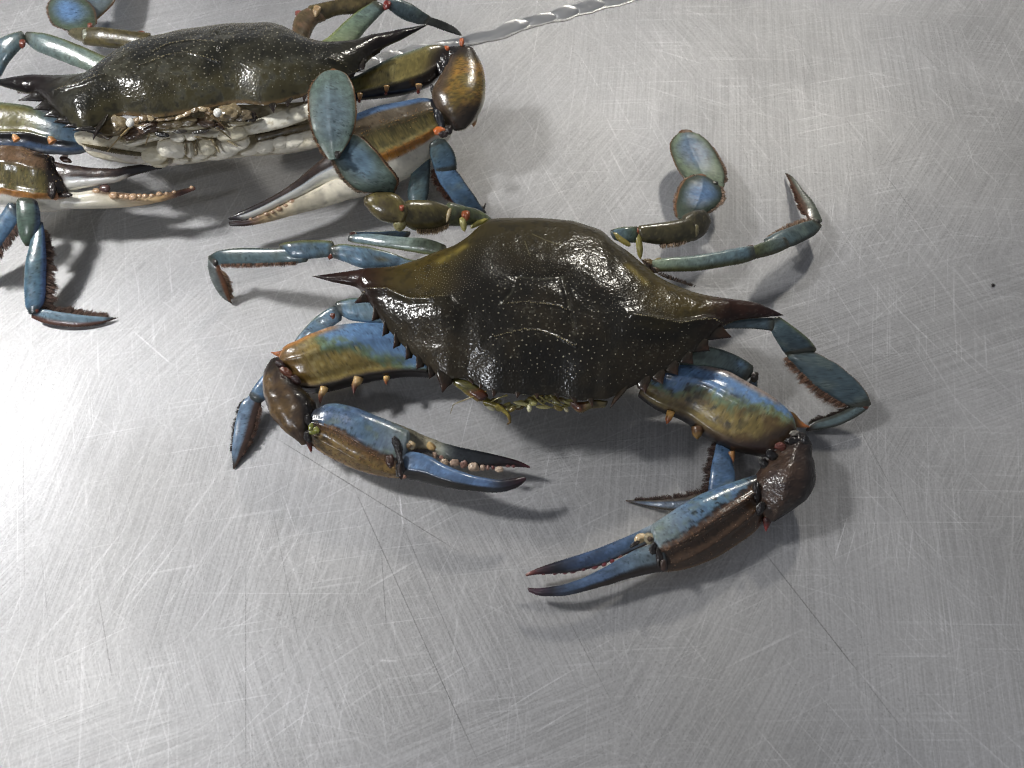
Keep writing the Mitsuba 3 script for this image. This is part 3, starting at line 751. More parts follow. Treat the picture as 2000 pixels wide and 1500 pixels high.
add(C + '_001__upper_arm', seg(st, merus_right, th=0.5, low=0.6, prof=lambda a, s: .1 * np.exp(-((a + .45) / .12) ** 2) + .08 * np.exp(-((a - .75) / .15) ** 2), m=72, power=2.4, cap=(.2, .4), up=.6), 'mat_shell')
C1 = C + '_001'
add(C1 + '__spine', spike(1309, 808, 1302, 828, 8, 11, 10, (214, 164, 88), (170, 88, 44), 0, .75), 'mat_shell')
add(C1 + '__spine', spike(1362, 838, 1362, 858, 12, 10, 9, (84, 58, 34), (120, 92, 46), 0, .8), 'mat_shell')
add(C1 + '__spine', spike(1429, 886, 1432, 904, 6.5, 8, 7, (140, 98, 54), (150, 96, 60), 0, .7), 'mat_shell')
add(C1 + '__spine', spike(1545, 820, 1582, 834, 15, 12, 11.5, (110, 78, 42), (170, 100, 50), .05, .45), 'mat_shell')
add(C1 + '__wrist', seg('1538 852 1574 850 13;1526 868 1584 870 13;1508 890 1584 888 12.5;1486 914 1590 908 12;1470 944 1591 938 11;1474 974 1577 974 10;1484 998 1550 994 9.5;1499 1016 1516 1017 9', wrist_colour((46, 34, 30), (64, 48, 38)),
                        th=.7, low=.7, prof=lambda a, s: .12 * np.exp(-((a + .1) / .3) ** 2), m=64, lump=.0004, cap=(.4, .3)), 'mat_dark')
for x, y, rx, ry, a, c in ((1524, 872, 12, 9, 0, (96, 50, 42)), (1507, 888, 16, 10, 40, (20, 17, 17)), (1494, 908, 18, 9, 60, (22, 18, 18)), (1548, 862, 16, 9, 0, (24, 20, 20)), (1572, 862, 9, 12, 0, (22, 20, 22)), (1478, 960, 8, 24, 0, (22, 18, 18)), (1486, 992, 9, 16, 20, (22, 18, 18)), (1552, 846, 10, 6, 0, (120, 116, 108))):
    add(C1 + '__joint', blob(x, y, 16 if y < 900 else 14, rx * .9, ry * .9, a, c, lump=.4, seed=int(x)), 'mat_dark')
add(C1 + '__spine', spike(1498, 1016, 1496, 1038, 9, 8.5, 7, (60, 30, 26), (120, 48, 46)), 'mat_dark')


def palm_right(S, A, B, p):
    c = palm_col((72, 110, 156), (66, 48, 34), (62, 42, 30), (-.85, -.62, -.38, -.2))(S, A, B, p)
    n2 = fb(p, 700, 12)
    return mx(c, (34, 40, 44), .8 * sst(.66, .70, n2) * sst(-.1, -.3, A) * sst(.75, .6, S))


pl_ = seg('1476 928 1492 1010 8.5;1432 942 1470 1040 8.5;1396 955 1436 1064 8.5;1360 970 1401 1086 8.5;1326 990 1362 1103 8.5;1300 1008 1330 1112 8.0;1275 1024 1294 1116 7.5', palm_right, th=.6, low=.55, prof=ridge2((-.45, .0)), m=84, cap=(.2, .2), power=2.3)
sab_ = LAST['sab']
fx = seg('1310 1004 1300 1058 7.5;1272 1025 1268 1062 7.5;1240 1041 1236 1077 7.5;1205 1056 1204 1091 7.5;1160 1074 1162 1108 7.5;1110 1090 1113 1118 7.0;1065 1104 1070 1121 6.5;1040 1114 1043 1123 6.0;1027 1121 1028 1125 5.5',
         finger_col(0, [(0, (148, 150, 134)), (.14, (124, 142, 156)), (.3, (70, 104, 150)), (.65, (50, 74, 116)), (.8, (26, 28, 40)), (.92, (60, 24, 32)), (1, (150, 80, 60))], split=(.55, .8, (44, 30, 40), 1.5)), th=.7, low=.6, m=44, cap=(.2, .5))
add(C1 + '__palm', cat(pl_, fx), 'mat_shell')
beads(C1 + '__granule', pl_, sab_, lambda S, A, B: sst(.3, .6, B) * np.exp(-((A - np.interp(S, [0, 1], (-.6, -.1)) - .12) / .12) ** 2) + .15 * sst(.2, .4, B) * sst(.1, .3, A - np.interp(S, [0, 1], (-.5, -.1))), 460, 0.00018, (104, 78, 58))
add(C1 + '__movable_finger', seg('1288 1060 1300 1115 8.5;1252 1069 1260 1122 8.5;1216 1088 1220 1132 8.5;1175 1111 1182 1144 8.5;1130 1132 1137 1156 8.0;1090 1144 1094 1164 7.5;1058 1148 1058 1164 7.0;1032 1148 1034 1156 6.5',
                                 finger_col(0, [(0, (66, 74, 78)), (.15, (100, 128, 148)), (.45, (70, 102, 148)), (.7, (60, 88, 128)), (.84, (30, 30, 44)), (1, (60, 20, 36))], split=(.0, .45, (44, 36, 32), .8)), th=.75, low=.6, prof=lambda a, s: .10 * np.exp(-((a - .1) / .2) ** 2), m=48, cap=(.3, .5)), 'mat_shell')
for i, (x, y, rx, ry, c) in enumerate(((1208, 1085, 8, 7, (168, 110, 104)), (1228, 1075, 4, 5, (200, 170, 150)), (1196, 1097, 5, 5, (110, 40, 48)), (1180, 1103, 6, 5, (100, 34, 44)), (1162, 1109, 7, 4, (96, 34, 44)), (1140, 1113, 5, 3.5, (90, 30, 40)), (1120, 1117, 7, 4, (100, 36, 44)), (1104, 1119, 6, 4, (110, 44, 50)), (1084, 1121, 5, 3.5, (100, 40, 46)), (1062, 1121, 5, 3, (120, 50, 52)))):
    add(C1 + '__finger_tooth', blob(x, y - 1, 7.2 if x > 1130 else 6.2, rx * .9, ry * .9, 160, c, lump=.3, seed=i, var=18), 'mat_shell')
for x, y, rx, ry, a, c in ((1276, 1076, 10, 18, 0, (24, 20, 20)), (1288, 1090, 8, 24, -8, (30, 24, 22)), (1296, 1104, 7, 12, 0, (60, 44, 36)), (1240, 1063, 14, 5, 150, (40, 32, 28))):
    add(C1 + '__joint', blob(x, y, 12, rx * .8, ry * .85, a, c, depth=.5, lump=.5, seed=int(x)), 'mat_dark')
add(C1 + '__hinge', blob(1270, 1052, 10.5, 13, 11, 20, (150, 138, 112), lump=.2), 'mat_shell')
add(C1 + '__hinge', blob(1270, 1053, 12, 6, 5, 20, (70, 54, 40), lump=.2), 'mat_dark')
add(C1 + '__hinge', blob(1250, 1052, 9.5, 14, 9, 150, (192, 168, 130), lump=.2), 'mat_shell')


# ------------------------------------------------------------------ legs
def leg_col(c0, c1, rim=(84, 82, 44), rim_side=-1, rim_w=.35, ends=(58, 52, 38), blotch=None, white=True):
    def f(S, A, B, p):
        n1, n2 = fb(p, 300, 3), fb(p, 1300, 6)
        c = mx(ramp(S, [(0, c0), (1, c1)]) * np.array([.86, .92, .90]), (112, 122, 104), .4 * sst(.45, .8, n1))
        c = mx(c, rim, sst(1 - rim_w, 1, A * rim_side + .15 * (n1 - .5)) * .9)
        c = mx(c, ends, sst(.92, 1, S) * .7 + sst(.05, 0, S) * .5)
        if blotch:
            c = mx(c, blotch[2], np.exp(-((S - blotch[0]) / .08) ** 2 - ((A - blotch[1]) / .3) ** 2) * .8)
        c = mx(c, np.array(c) * .82, sst(.5, .8, n2))
        return mx(c, (196, 196, 180), sst(-.3, -.7, B)) if white else c
    return f


def dactyl_col(mid, rim, side=1, both=False):
    def f(S, A, B, p):
        n1 = fb(p, 400, 3)
        a = np.abs(A) if both else A * side
        c = mx(mx(mid, np.array(mid) * .75, n1), rim, sst(.05 if not both else .35, .5 if not both else .75, a))
        c = mx(c, (58, 44, 34), sst(.8, 1, S))
        return c
    return f


RED, TAN = (150, 62, 40), (110, 70, 46)
FL = dict(th=.42, low=.42, up=.15, m=32)


def leg(crab, name, pieces):
    """pieces: (part, stations, colour, options)."""
    k = key(crab + '__' + name)
    for part, st, c, kw in pieces:
        if part == 'fringe':
            add(k + '__fringe', fringe(st, **kw), 'mat_hair', smooth=False, kind='stuff')
        elif part in ('joint', 'coxa', 'membrane'):
            st = list(st); st[2] -= .8
            if part == 'joint':
                st[3] *= .85; st[4:5] = [x_ * .85 for x_ in st[4:5]]
            add(k + '__' + part, blob(*st, c=np.array(c) * (.8 if part == 'joint' else 1), **{'lump': .28, 'var': 22, **kw}), 'mat_shell')
        else:
            add(k + '__' + part, seg(st, c, **{**FL, **kw}), 'mat_paddle' if 'paddle' in part else 'mat_shell')
    return k


TH_ = 'upper_segment'; KN = 'knee_segment'; LO = 'lower_segment'; TI = 'tip_segment'
WL = 'walking_leg'
FR = 'fringe'
# left side of the picture, first from the rear
s1 = '868 478 860 500 22;837 467 826 496 22;775 462 752 484 21;712 456 700 476 19;684 459 682 472 18'
leg(A_, WL, [(TH_, s1, leg_col((172, 172, 142), (104, 136, 166), (110, 112, 64), 1), dict(th=.6)),
             (KN, '690 452 684 464 16;730 452 720 466 13;770 450 760 464 10;800 452 792 466 7', leg_col((82, 116, 160), (86, 120, 170)), {}),
             ('joint', (690, 458, 19, 9, 6), (70, 40, 30), {})])
s2 = '840 500 836 520 21;810 508 790 522 22;752 490 765 522 23;702 480 712 524 24;664 477 672 511 24;650 480 655 505 24'
p2 = '590 482 596 512 23;560 484 572 515 22.5;525 485 530 517 21;475 484 476 519 19;430 489 440 519 17;408 500 418 516 15'
d2 = '408 502 428 516 14;406 522 434 532 12;412 545 443 553 8;426 572 449 577 4;440 586 452 590 2;452 593 454 594 1'
leg(A_, WL, [(TH_, s2, leg_col((112, 140, 168), (92, 134, 178), (112, 106, 54), -1, .4, blotch=(.5, .2, (110, 96, 64))), dict(th=.5)),
             (KN, '645 470 642 502 24;600 469 600 506 24;568 472 575 508 23.5;548 476 555 498 23', leg_col((88, 122, 152), (88, 116, 146), (110, 104, 48), -1, .6), dict(th=.5)),
             (LO, p2, leg_col((84, 110, 122), (80, 106, 118), (70, 70, 56), -1, .25), dict(th=.4)),
             (TI, d2, dactyl_col((122, 130, 128), TAN, 1), dict(th=.3)),
             ('fringe', d2, None, dict(side='R', s0=.15, s1=.8, length=[14, 15, 9], count=110, c=(126, 92, 66), seed=1, drop=2)),
             ('fringe', p2, None, dict(side='R', s0=.1, s1=.9, length=[5, 7, 6], count=110, c=(112, 76, 56), seed=2)),
             ('joint', (647, 497, 24, 8, 11, 20), (134, 58, 38), {}), ('joint', (421, 512, 16.5, 7, 9), (52, 44, 36), {})])
d3 = '484 775 512 778 7;470 790 508 800 6;461 820 500 828 4;456 850 490 858 3;453 880 476 885 2;454 900 466 904 1.2;455 915 458 916 .6'
leg(A_, WL, [(TH_, '760 584 756 632 20;732 583 740 631 20;690 582 690 627 20;660 588 668 617 20', leg_col((132, 156, 172), (102, 146, 190), (90, 104, 78), -1, .3), dict(th=.5)),
             (KN, '648 598 664 628 19;618 618 640 644 17;594 642 618 660 14;574 668 600 676 12', leg_col((106, 140, 176), (110, 142, 178), (96, 106, 92), -1, .3), dict(th=.5)),
             (LO, '552 690 576 706 12;528 716 556 738 11;506 742 538 762 9.5;488 768 514 784 8', leg_col((92, 132, 184), (84, 128, 186), (64, 72, 90), -1, .15), dict(th=.5)),
             (TI, d3, dactyl_col((104, 140, 180), (66, 48, 40), 1), dict(th=.3)),
             ('fringe', d3, None, dict(side='L', s0=.03, s1=.8, length=[6, 7, 5], count=90, c=(40, 36, 40), seed=3, wpx=1.4)),
             ('fringe', d3, None, dict(side='R', s0=.1, s1=.8, length=[8, 8, 5], count=100, c=(84, 58, 46), seed=4)),
             ('joint', (650, 616, 20, 9, 12), (128, 60, 40), {}), ('joint', (496, 777, 9, 9, 6, 10), (96, 52, 40), {})])
# right side of the picture
p4 = '1494 466 1538 484 12;1525 450 1560 476 11;1560 437 1590 460 9.5;1588 429 1604 443 8'
d4 = '1578 428 1606 430 8;1570 414 1598 412 7.5;1561 396 1585 390 6;1552 375 1567 370 4.5;1542 355 1553 350 3;1534 339 1536 338 1.5'
leg(A_, WL, [(TH_, '1262 510 1264 530 21;1300 504 1304 531 21;1350 500 1354 530 20;1400 492 1404 523 19;1440 484 1448 515 18;1468 480 1474 507 17', leg_col((150, 154, 128), (92, 122, 146), (84, 82, 40), 1, .9), dict(th=.8)),
             (KN, '1470 481 1475 506 17;1500 470 1510 497 15.5;1530 463 1540 484 14', leg_col((94, 92, 58), (88, 104, 116), (76, 70, 42), 1, .7), dict(th=.7)),
             (LO, p4, leg_col((90, 112, 124), (62, 74, 72), (50, 52, 42), 1, .7), dict(th=.5)),
             (TI, d4, dactyl_col((82, 88, 76), (78, 56, 42), -1), dict(th=.3)),
             ('fringe', p4, None, dict(side='L', s0=.05, s1=.95, length=[3, 9, 9], count=120, c=(120, 90, 66), seed=5, slant=.5)),
             ('fringe', d4, None, dict(side='L', s0=.1, s1=.75, length=[9, 9, 4], count=110, c=(98, 60, 42), seed=6)),
             ('joint', (1465, 483, 18.5, 9, 5, -10), (92, 46, 36), {}), ('joint', (1596, 434, 9, 8, 7), (52, 52, 44), {})])
p5 = '1590 688 1537 694 15;1612 699 1545 705 14.5;1636 712 1566 728 13;1667 738 1594 755 11;1690 764 1630 778 9;1699 784 1660 794 7.5'
d5 = '1666 793 1694 799 7;1640 806 1664 819 6;1612 816 1632 833 4.5;1590 824 1600 839 3;1574 838 1578 842 1.5'
leg(A_, WL, [(TH_, '1390 630 1392 645 23;1430 625 1432 642 23.5;1480 621 1482 643 24;1507 620 1506 646 24', leg_col((74, 92, 106), (66, 88, 104), (54, 58, 50), 1, .3), dict(th=.6)),
             (KN, '1524 620 1504 640 24;1552 640 1512 658 22;1578 661 1526 680 18.5;1592 679 1534 690 16', leg_col((76, 98, 110), (66, 90, 108), (96, 100, 66), -1, .6), dict(th=.5)),
             (LO, p5, leg_col((68, 86, 98), (70, 92, 108), (96, 72, 48), -1, .2), dict(th=.45)),
             (TI, d5, dactyl_col((92, 116, 120), (58, 62, 56), 1, True), dict(th=.35)),
             ('fringe', p5, None, dict(side='R', s0=.03, s1=.97, length=[14, 20, 22, 22, 18], count=190, c=(104, 70, 50), seed=7, wpx=1.6, drop=2)),
             ('fringe', d5, None, dict(side='L', s0=.05, s1=.9, length=[15, 14, 9], count=120, c=(50, 40, 34), seed=8, wpx=1.5, slant=.5)),
             ('joint', (1505, 634, 24, 9, 12), (120, 64, 56), {}), ('joint', (1688, 795, 8, 11, 7), (112, 62, 46), {})])
p6 = '1400 862 1424 866 6;1394 890 1430 900 8;1388 920 1436 930 8;1384 950 1432 956 7;1386 972 1424 976 6'
d6 = '1402 955 1412 1000 7;1372 963 1380 1004 6;1336 971 1340 1000 5;1300 975 1300 996 3.5;1262 977 1260 988 2;1222 977 1223 979 1'
leg(A_, WL, [(TH_, '1340 690 1330 712 18;1385 676 1370 720 17;1430 690 1410 735 15;1468 712 1450 745 12', leg_col((108, 116, 102), (88, 112, 126), (66, 74, 66), -1, .25, blotch=(.85, -.4, (100, 146, 196))), dict(th=.5)),
             (KN, '1480 730 1462 750 7;1480 770 1460 776 3.5;1460 820 1440 820 3.5;1430 860 1408 856 5', leg_col((76, 100, 132), (70, 96, 132)), dict(th=.5)),
             (LO, p6, leg_col((66, 100, 148), (64, 98, 150), (70, 96, 134), 1, .2), dict(th=.4)),
             (TI, d6, dactyl_col((70, 96, 128), (58, 50, 44), 1, True), dict(th=.35)),
             ('fringe', p6, None, dict(side='L', s0=.0, s1=1, length=[14, 20, 18], count=150, c=(58, 42, 38), seed=9, wpx=1.6)),
             ('fringe', d6, None, dict(side='L', s0=.05, s1=.9, length=[14, 12, 7], count=150, c=(60, 42, 36), seed=10, slant=.6, wpx=1.5)),
             ('joint', (1474, 736, 12, 10, 12), (52, 40, 32), {})])

# swimming legs
SW = 'swimming_leg'


def paddle_col(core, edgec, rim=(122, 84, 54), centre=(0.2, 0.0)):
    def f(S, A, B, p):
        n1, n2 = fb(p, 240, 3), fb(p, 900, 7)
        r2 = np.sqrt(A ** 2 + (2 * (S - centre[0] - .35)) ** 2)
        c = mx(core, edgec, sst(.25, 1.0, r2 + .3 * (n1 - .5)))
        c = mx(c, np.array(c) * 1.12, sst(.5, .8, fb(p * np.array([1, 1, 1]), 160, 9)))
        c = mx(c, (62, 66, 54), sst(.78, .93, np.abs(A)) * .6)
        c = mx(c, rim, np.maximum(sst(.93, .985, np.abs(A)), sst(.985, 1, S)))
        c = mx(c, np.array(c) * 1.10, .3 * sst(.06, .0, np.abs(A + .1 - .2 * S)) * sst(.45, .6, n2))
        return c
    return f


PD = dict(th=.20, low=.10, up=.1, m=72, power=2.0, prof=lambda a, s: .03 * np.exp(-((a + .06) / .09) ** 2))
OL = lambda a=(92, 84, 48), b=(70, 64, 40): (lambda S, A, B, p: mx(mx(a, b, sst(.35, .65, fb(p, 320, 3))), (126, 112, 70), .5 * sst(.6, .8, fb(p, 900, 4))))
pa = '735 376 770 372 40;703 374 777 354 42;673 352 768 337 44;655 323 748 312 46;649 301 726 287 48;656 277 702 266 49;668 265 683 260 50'
pb = '640 309 666 301 50;622 284 684 272 51;609 252 694 246 53;603 215 697 212 54.5;603 182 693 178 56;615 155 681 150 57;632 140 667 139 58;645 136 656 136 58'
leg(A_, SW, [('hip_segment', '960 427 950 440 24;930 408 918 440 25;904 402 890 442 27;882 396 874 442 28', OL((88, 96, 66), (66, 72, 58)), dict(th=.7)),
             (TH_, '872 402 872 440 29;840 392 846 449 31;806 391 814 450 33;784 398 790 440 35', OL(), dict(th=.8, m=48)),
             (KN, '792 398 778 438 36;768 377 746 432 37;738 375 728 420 38;718 382 716 404 39', OL((102, 92, 50), (80, 70, 42)), dict(th=.7, m=48)),
             ('paddle', pa, paddle_col((84, 116, 140), (76, 92, 84), centre=(.25, 0)), PD),
             ('paddle_tip', pb, paddle_col((92, 116, 128), (92, 112, 104), centre=(.1, 0)), PD),
             ('fringe', pa, None, dict(side='L', s0=0, s1=.8, length=[6, 8, 5], count=140, c=(122, 98, 74), seed=11, slant=.2, inset=.03)),
             ('fringe', pa, None, dict(side='R', s0=0, s1=.9, length=[5, 4, 4], count=140, c=(96, 66, 44), seed=12, slant=.2, inset=.03)),
             ('fringe', pb, None, dict(side='L', s0=.02, s1=.9, length=[6, 4, 3], count=160, c=(128, 90, 60), seed=13, slant=.2, inset=.03)),
             ('joint', (785, 406, 40, 6, 7), (186, 92, 60), {}), ('joint', (910, 421, 31, 10, 12), (172, 88, 44), {}), ('joint', (660, 302, 52, 8, 9), (44, 40, 34), {}),
             ('membrane', (781, 436, 35, 14, 15), (128, 122, 78), dict(lump=.2)), ('membrane', (876, 420, 32, 4, 14, 15), (168, 150, 112), dict(lump=.2)), ('membrane', (905, 437, 30, 7, 14, -10), (138, 132, 72), dict(lump=.25)), ('membrane', (935, 436, 27, 20, 5, 155), (136, 128, 60), dict(lump=.25)),
             ('fringe', '876 440 872 402 29;846 449 840 392 30;814 450 806 391 32', None, dict(side='L', s0=0, s1=1, length=[10, 12], count=70, c=(120, 96, 62), seed=14, inset=.05))])
pc = '1322 421 1374 419 16;1319 396 1400 402 15.5;1325 371 1411 386 15;1336 353 1409 368 15;1352 344 1394 353 15;1366 341 1379 344 15'
pd = '1362 371 1414 356 12;1336 350 1416 340 12;1320 325 1409 319 11.5;1311 303 1398 298 11;1308 285 1386 279 10.5;1314 270 1369 264 10;1326 259 1353 258 10'
leg(A_, SW, [('hip_segment', '1196 448 1204 470 23;1220 443 1222 474 23;1242 442 1244 474 22', leg_col((92, 124, 150), (82, 92, 70)), dict(th=.7)),
             (TH_, '1252 440 1260 474 22;1280 436 1288 478 21;1315 431 1326 477 20;1345 424 1360 468 19', OL((74, 68, 44), (58, 54, 36)), dict(th=.8, m=48)),
             (KN, '1336 420 1358 470 18.5;1352 412 1376 458 18;1370 410 1387 438 17.5', OL((66, 60, 42), (54, 50, 36)), dict(th=.8, m=48)),
             ('paddle_tip', pd, paddle_col((80, 110, 142), (104, 116, 96), rim=(92, 66, 44), centre=(.3, 0)), PD),
             ('paddle', pc, paddle_col((76, 116, 166), (60, 70, 60), rim=(120, 80, 50), centre=(.2, 0)), dict(PD, th=.3)),
             ('fringe', pc, None, dict(side='L', s0=0, s1=1, length=[7, 5, 3], count=160, c=(142, 112, 88), seed=15, slant=.1, inset=.03)),
             ('fringe', pc, None, dict(side='R', s0=0, s1=.8, length=[11, 8, 6], count=160, c=(138, 108, 84), seed=16, slant=.1, inset=.03)),
             ('fringe', pd, None, dict(side='R', s0=0, s1=.7, length=[8, 6, 3], count=140, c=(128, 100, 78), seed=17, slant=.1, inset=.03)),
             ('joint', (1245, 452, 24, 8, 9), (164, 80, 48), {}), ('joint', (1352, 431, 22, 5, 6), (150, 52, 56), {}), ('joint', (1396, 359, 16, 8, 6), (56, 56, 46), {}),
             ('membrane', (1249, 480, 22, 7, 24, -5), (128, 120, 62), dict(lump=.2)), ('membrane', (1277, 450, 23, 3.5, 13, -20), (166, 138, 102), dict(lump=.2)), ('membrane', (1359, 450, 21, 7, 12), (110, 102, 72), dict(lump=.2)), ('membrane', (1215, 468, 24, 22, 6, 40), (136, 124, 62), dict(lump=.2)),
             ('fringe', '1340 470 1330 428 19;1310 477 1300 434 20;1290 478 1284 436 20', None, dict(side='L', s0=0, s1=1, length=[8, 11], count=60, c=(138, 112, 84), seed=18, inset=.05))])
for x, y, rx, ry, a, c in ((1268, 514, 12, 8, 20, (100, 82, 52)), (1283, 510, 10, 5, -30, (134, 122, 84)), (1276, 528, 12, 6, 0, (84, 66, 42)), (880, 492, 12, 5, 30, (96, 84, 52))):
    add(A_ + '__leg_base', blob(x, y, 22, rx, ry, a, c, lump=.3, seed=int(x)), 'mat_shell')
add(A_ + '__rear_hairs', fringe('1262 520 1255 510 24;1300 552 1296 540 24;1340 566 1338 554 24;1370 576 1366 562 24', side='R', s0=0, s1=.9, length=[9, 8], count=60, c=(52, 36, 26), seed=19), 'mat_hair', smooth=False, kind='stuff')
labels[A_] = dict(label='wet blue crab in the middle, dark shell seen from above, claws reaching to the viewer', category='crab', group='blue crabs lying on the steel table')

# ================================================================== BACK CRAB
B_ = 'blue_crab_001'


def colour_back(xn, t, W, near):
    n1, n2 = fb(W, 110, 11), fb(W, 480, 12)
    c = mx((27, 27, 21), (48, 46, 34), sst(.3, .7, n1))
    c = mx(c, (66, 61, 34), sst(0.32, 0.05, t + 0.2 * (n1 - .5)) * .8)
    c = mx(c, (72, 66, 40), sst(.74, .9, t + .2 * (n1 - .5)) * .75 * sst(.7, .5, np.abs(xn)))
    c = mx(c, (92, 92, 82), .7 * sst(.45, .7, n1) * sst(.35, .65, n2) * sst(.3, .5, t))
    c = mx(c, (26, 16, 16), sst(0.58, 0.78, np.abs(xn)) * 0.9)
    c = mx(c, (14, 10, 12), sst(0.76, 0.95, np.abs(xn)) * 0.9)
    k = ((W[0, 0] - CAM) @ cf) / F
    for a in ([(245, 200), (270, 194), (300, 190)], [(405, 180), (440, 174), (462, 170)]):
        c = mx(c, (104, 108, 62), 0.6 * np.exp(-(near(0, 0, a) / (4 * k)) ** 2))
    c = mx(c, (128, 96, 60), .6 * sst(.975, .995, t) * sst(.45, .4, np.abs(xn)))
    return mx(c, (12, 12, 11), 0.35 * sst(0.5, 0.75, n2))


def grains_back(xn, t):
    a = np.abs(xn)
    band = sst(0.55, 0.4, a) * sst(0.22, 0.36, t) * sst(0.93, 0.8, t)
    fine_ = sst(.5, .35, a) * sst(.05, .15, t) * sst(.35, .25, t)
    return np.clip(.85 * band + .6 * fine_, 0, 1), 0.00016 + 0.00012 * band, 0.0009 + .001 * band


planeB = carapace(B_, 34.0, -0.16, '-24 160; 840 46.5',
                  '60 153;120 153;175 149;200 135;214 123;238 108;275 88;325 75;375 64;437 56;500 53;527 52;550 57;575 69;600 83;622 90;650 92;690 88;725 78;775 63;810 54',
                  '50 181;75 180;90 200;107 216;122 231;142 243;160 249;185 256;200 238;225 226;260 226;300 232;330 226;352 224;385 218;412 210;450 203;480 199;500 206;532 208;562 198;600 186;640 172;670 158;690 144;705 130;722 112;750 90;780 78',
                  9.0,
                  [(440, 105, 120, 40, 1.2), (555, 125, 50, 45, .9), (240, 160, 60, 50, .9), (360, 160, 90, 60, .7), (330, 205, 46, 26, .35), (455, 190, 40, 24, .3),
                   (170, 190, 40, 26, -.9), (640, 140, 40, 26, -.9), (300, 150, 16, 50, -.3)],
                  [([(100, 164), (160, 160), (200, 152)], 5, 0.9), ([(740, 92), (690, 105), (640, 108)], 5, .9), ([(275, 140), (330, 122), (370, 118), (430, 128)], 2.0, .35), ([(300, 112), (340, 93), (380, 90), (425, 98)], 2.0, .35), ([(425, 70), (440, 90), (432, 112)], 3, -.6)],
                  colour_back, 760, 240, grains_back)
teeth(B_, '70 178 84 198 46 194;84 198 100 216 72 212;100 214 118 231 92 226;116 229 136 243 110 238;136 242 154 250 128 248;154 248 172 256 148 254;170 254 192 262 173 258;182 262 204 240 185 267;'
          '712 118 746 94 738 104;690 142 716 116 709 134;668 160 694 142 688 150;590 186 604 180 594 196;556 200 572 192 562 206;524 206 540 204 534 217', planeB, c0=(38, 34, 29), c1=(34, 24, 22))

# the pale front of the body, a steep face under the rim
f0, f1 = P(190, 262, 33), P(600, 205, 36)
fe = (f1 - f0) / np.linalg.norm(f1 - f0)
fn = np.cross(fe, np.array([0, 0.25, 1.0]))
fn /= np.linalg.norm(fn)
FACE = (f0 + fn * 0.001 * np.sign(fn @ (CAM - f0)), fn)


def face_at(off):
    return (FACE[0] + fn * np.sign(fn @ (CAM - f0)) * off * 0.001, fn)


CRE, CRE2 = (236, 230, 212), (214, 206, 180)
wh = lambda a=CRE, b=CRE2, sc=260: (lambda S, A, B, p: mx(mx(a, b, sst(.35, .7, fb(p, sc, 3))), (150, 132, 96), .5 * sst(.62, .75, fb(p, 800, 5))))
add(B_ + '__underside', seg('150 258 160 284;200 240 185 306;260 232 250 318;330 226 330 322;400 212 410 312;470 205 480 304;540 204 545 300;600 196 605 290;640 184 638 262', wh((226, 220, 200), (200, 190, 162)), th=.12, low=.9, m=72, n=120, plane=face_at(-4), up=0.0, lump=.0004), 'mat_bone')
add(B_ + '__front_rim', seg('240 280 262 286;300 262 306 274;350 252 356 266;425 250 430 268;480 240 486 262;540 220 548 250;600 202 606 230;650 186 652 208', wh((234, 230, 212), (214, 206, 184)), th=.4, low=.8, m=40, n=90, plane=face_at(2), up=0, lump=.0003), 'mat_bone')
add(B_ + '__front_rim', seg('168 286 166 293;220 292 215 304;260 300 256 318;310 306 305 324;345 306 340 324', wh((232, 226, 216), (208, 200, 188)), th=.5, low=.8, m=40, n=60, plane=face_at(2), up=0, lump=.0003), 'mat_bone')
add(B_ + '__front_rim', seg('160 280 176 288;210 288 218 298;250 294 262 304;280 298 285 304', wh((86, 76, 54), (110, 98, 70)), th=.3, low=.8, m=24, n=50, plane=face_at(2.6), up=0), 'mat_shell')
add(B_ + '__front_rim', seg('490 282 500 300;550 268 556 298;600 254 606 290;650 240 656 280', wh((236, 230, 212), (218, 208, 182)), th=.5, low=.8, m=40, n=60, plane=face_at(3), up=0, lump=.0006), 'mat_bone')
add(B_ + '__front_rim', seg('500 262 508 276;550 250 556 262;610 238 614 250;660 228 664 238', wh((64, 56, 42), (92, 80, 58)), th=.3, low=.8, m=24, n=50, plane=face_at(2.5), up=0, lump=.0005), 'mat_shell')
for x, y, rx, ry, a in ((335, 290, 30, 20, 10), (302, 304, 26, 16, 0), (312, 318, 17, 10, 0), (352, 312, 15, 9, 0), (347, 269, 15, 9, 10), (374, 267, 13, 8, -5), (370, 292, 10, 16, -8), (402, 285, 22, 18, 20), (440, 290, 24, 18, 10), (390, 302, 18, 10, 0), (465, 280, 26, 16, -20), (425, 305, 24, 8, -5), (488, 294, 20, 9, -10), (520, 285, 20, 14, -20), (548, 278, 18, 12, -10), (505, 296, 24, 8, -5), (575, 275, 22, 14, -20), (455, 262, 30, 14, -10)):
    add(B_ + '__mouthpart', blob(x, y, 0, rx, ry, a, CRE if (x + y) % 3 else (214, 206, 180), depth=.55, lump=.22, plane=face_at(3.5), seed=x), 'mat_bone')
for x, y, rx, ry, a, c in ((316, 263, 15, 5, 10, (14, 12, 10)), (350, 257, 16, 4, -5, (40, 34, 26)), (392, 257, 18, 3.6, -10, (34, 28, 22)), (362, 285, 3, 18, -5, (90, 78, 52)), (383, 288, 3, 16, -5, (96, 82, 54)), (398, 270, 20, 2.5, 10, (120, 104, 70)), (420, 282, 2.5, 20, -30, (132, 116, 82)), (445, 275, 2, 22, -60, (140, 124, 90))):
    add(B_ + '__mouth_gap', blob(x, y, 0, rx, ry, a, c, depth=.5, lump=.2, plane=face_at(5.5 if ry > 3.5 or rx > 10 else 7), seed=x), 'mat_dark')
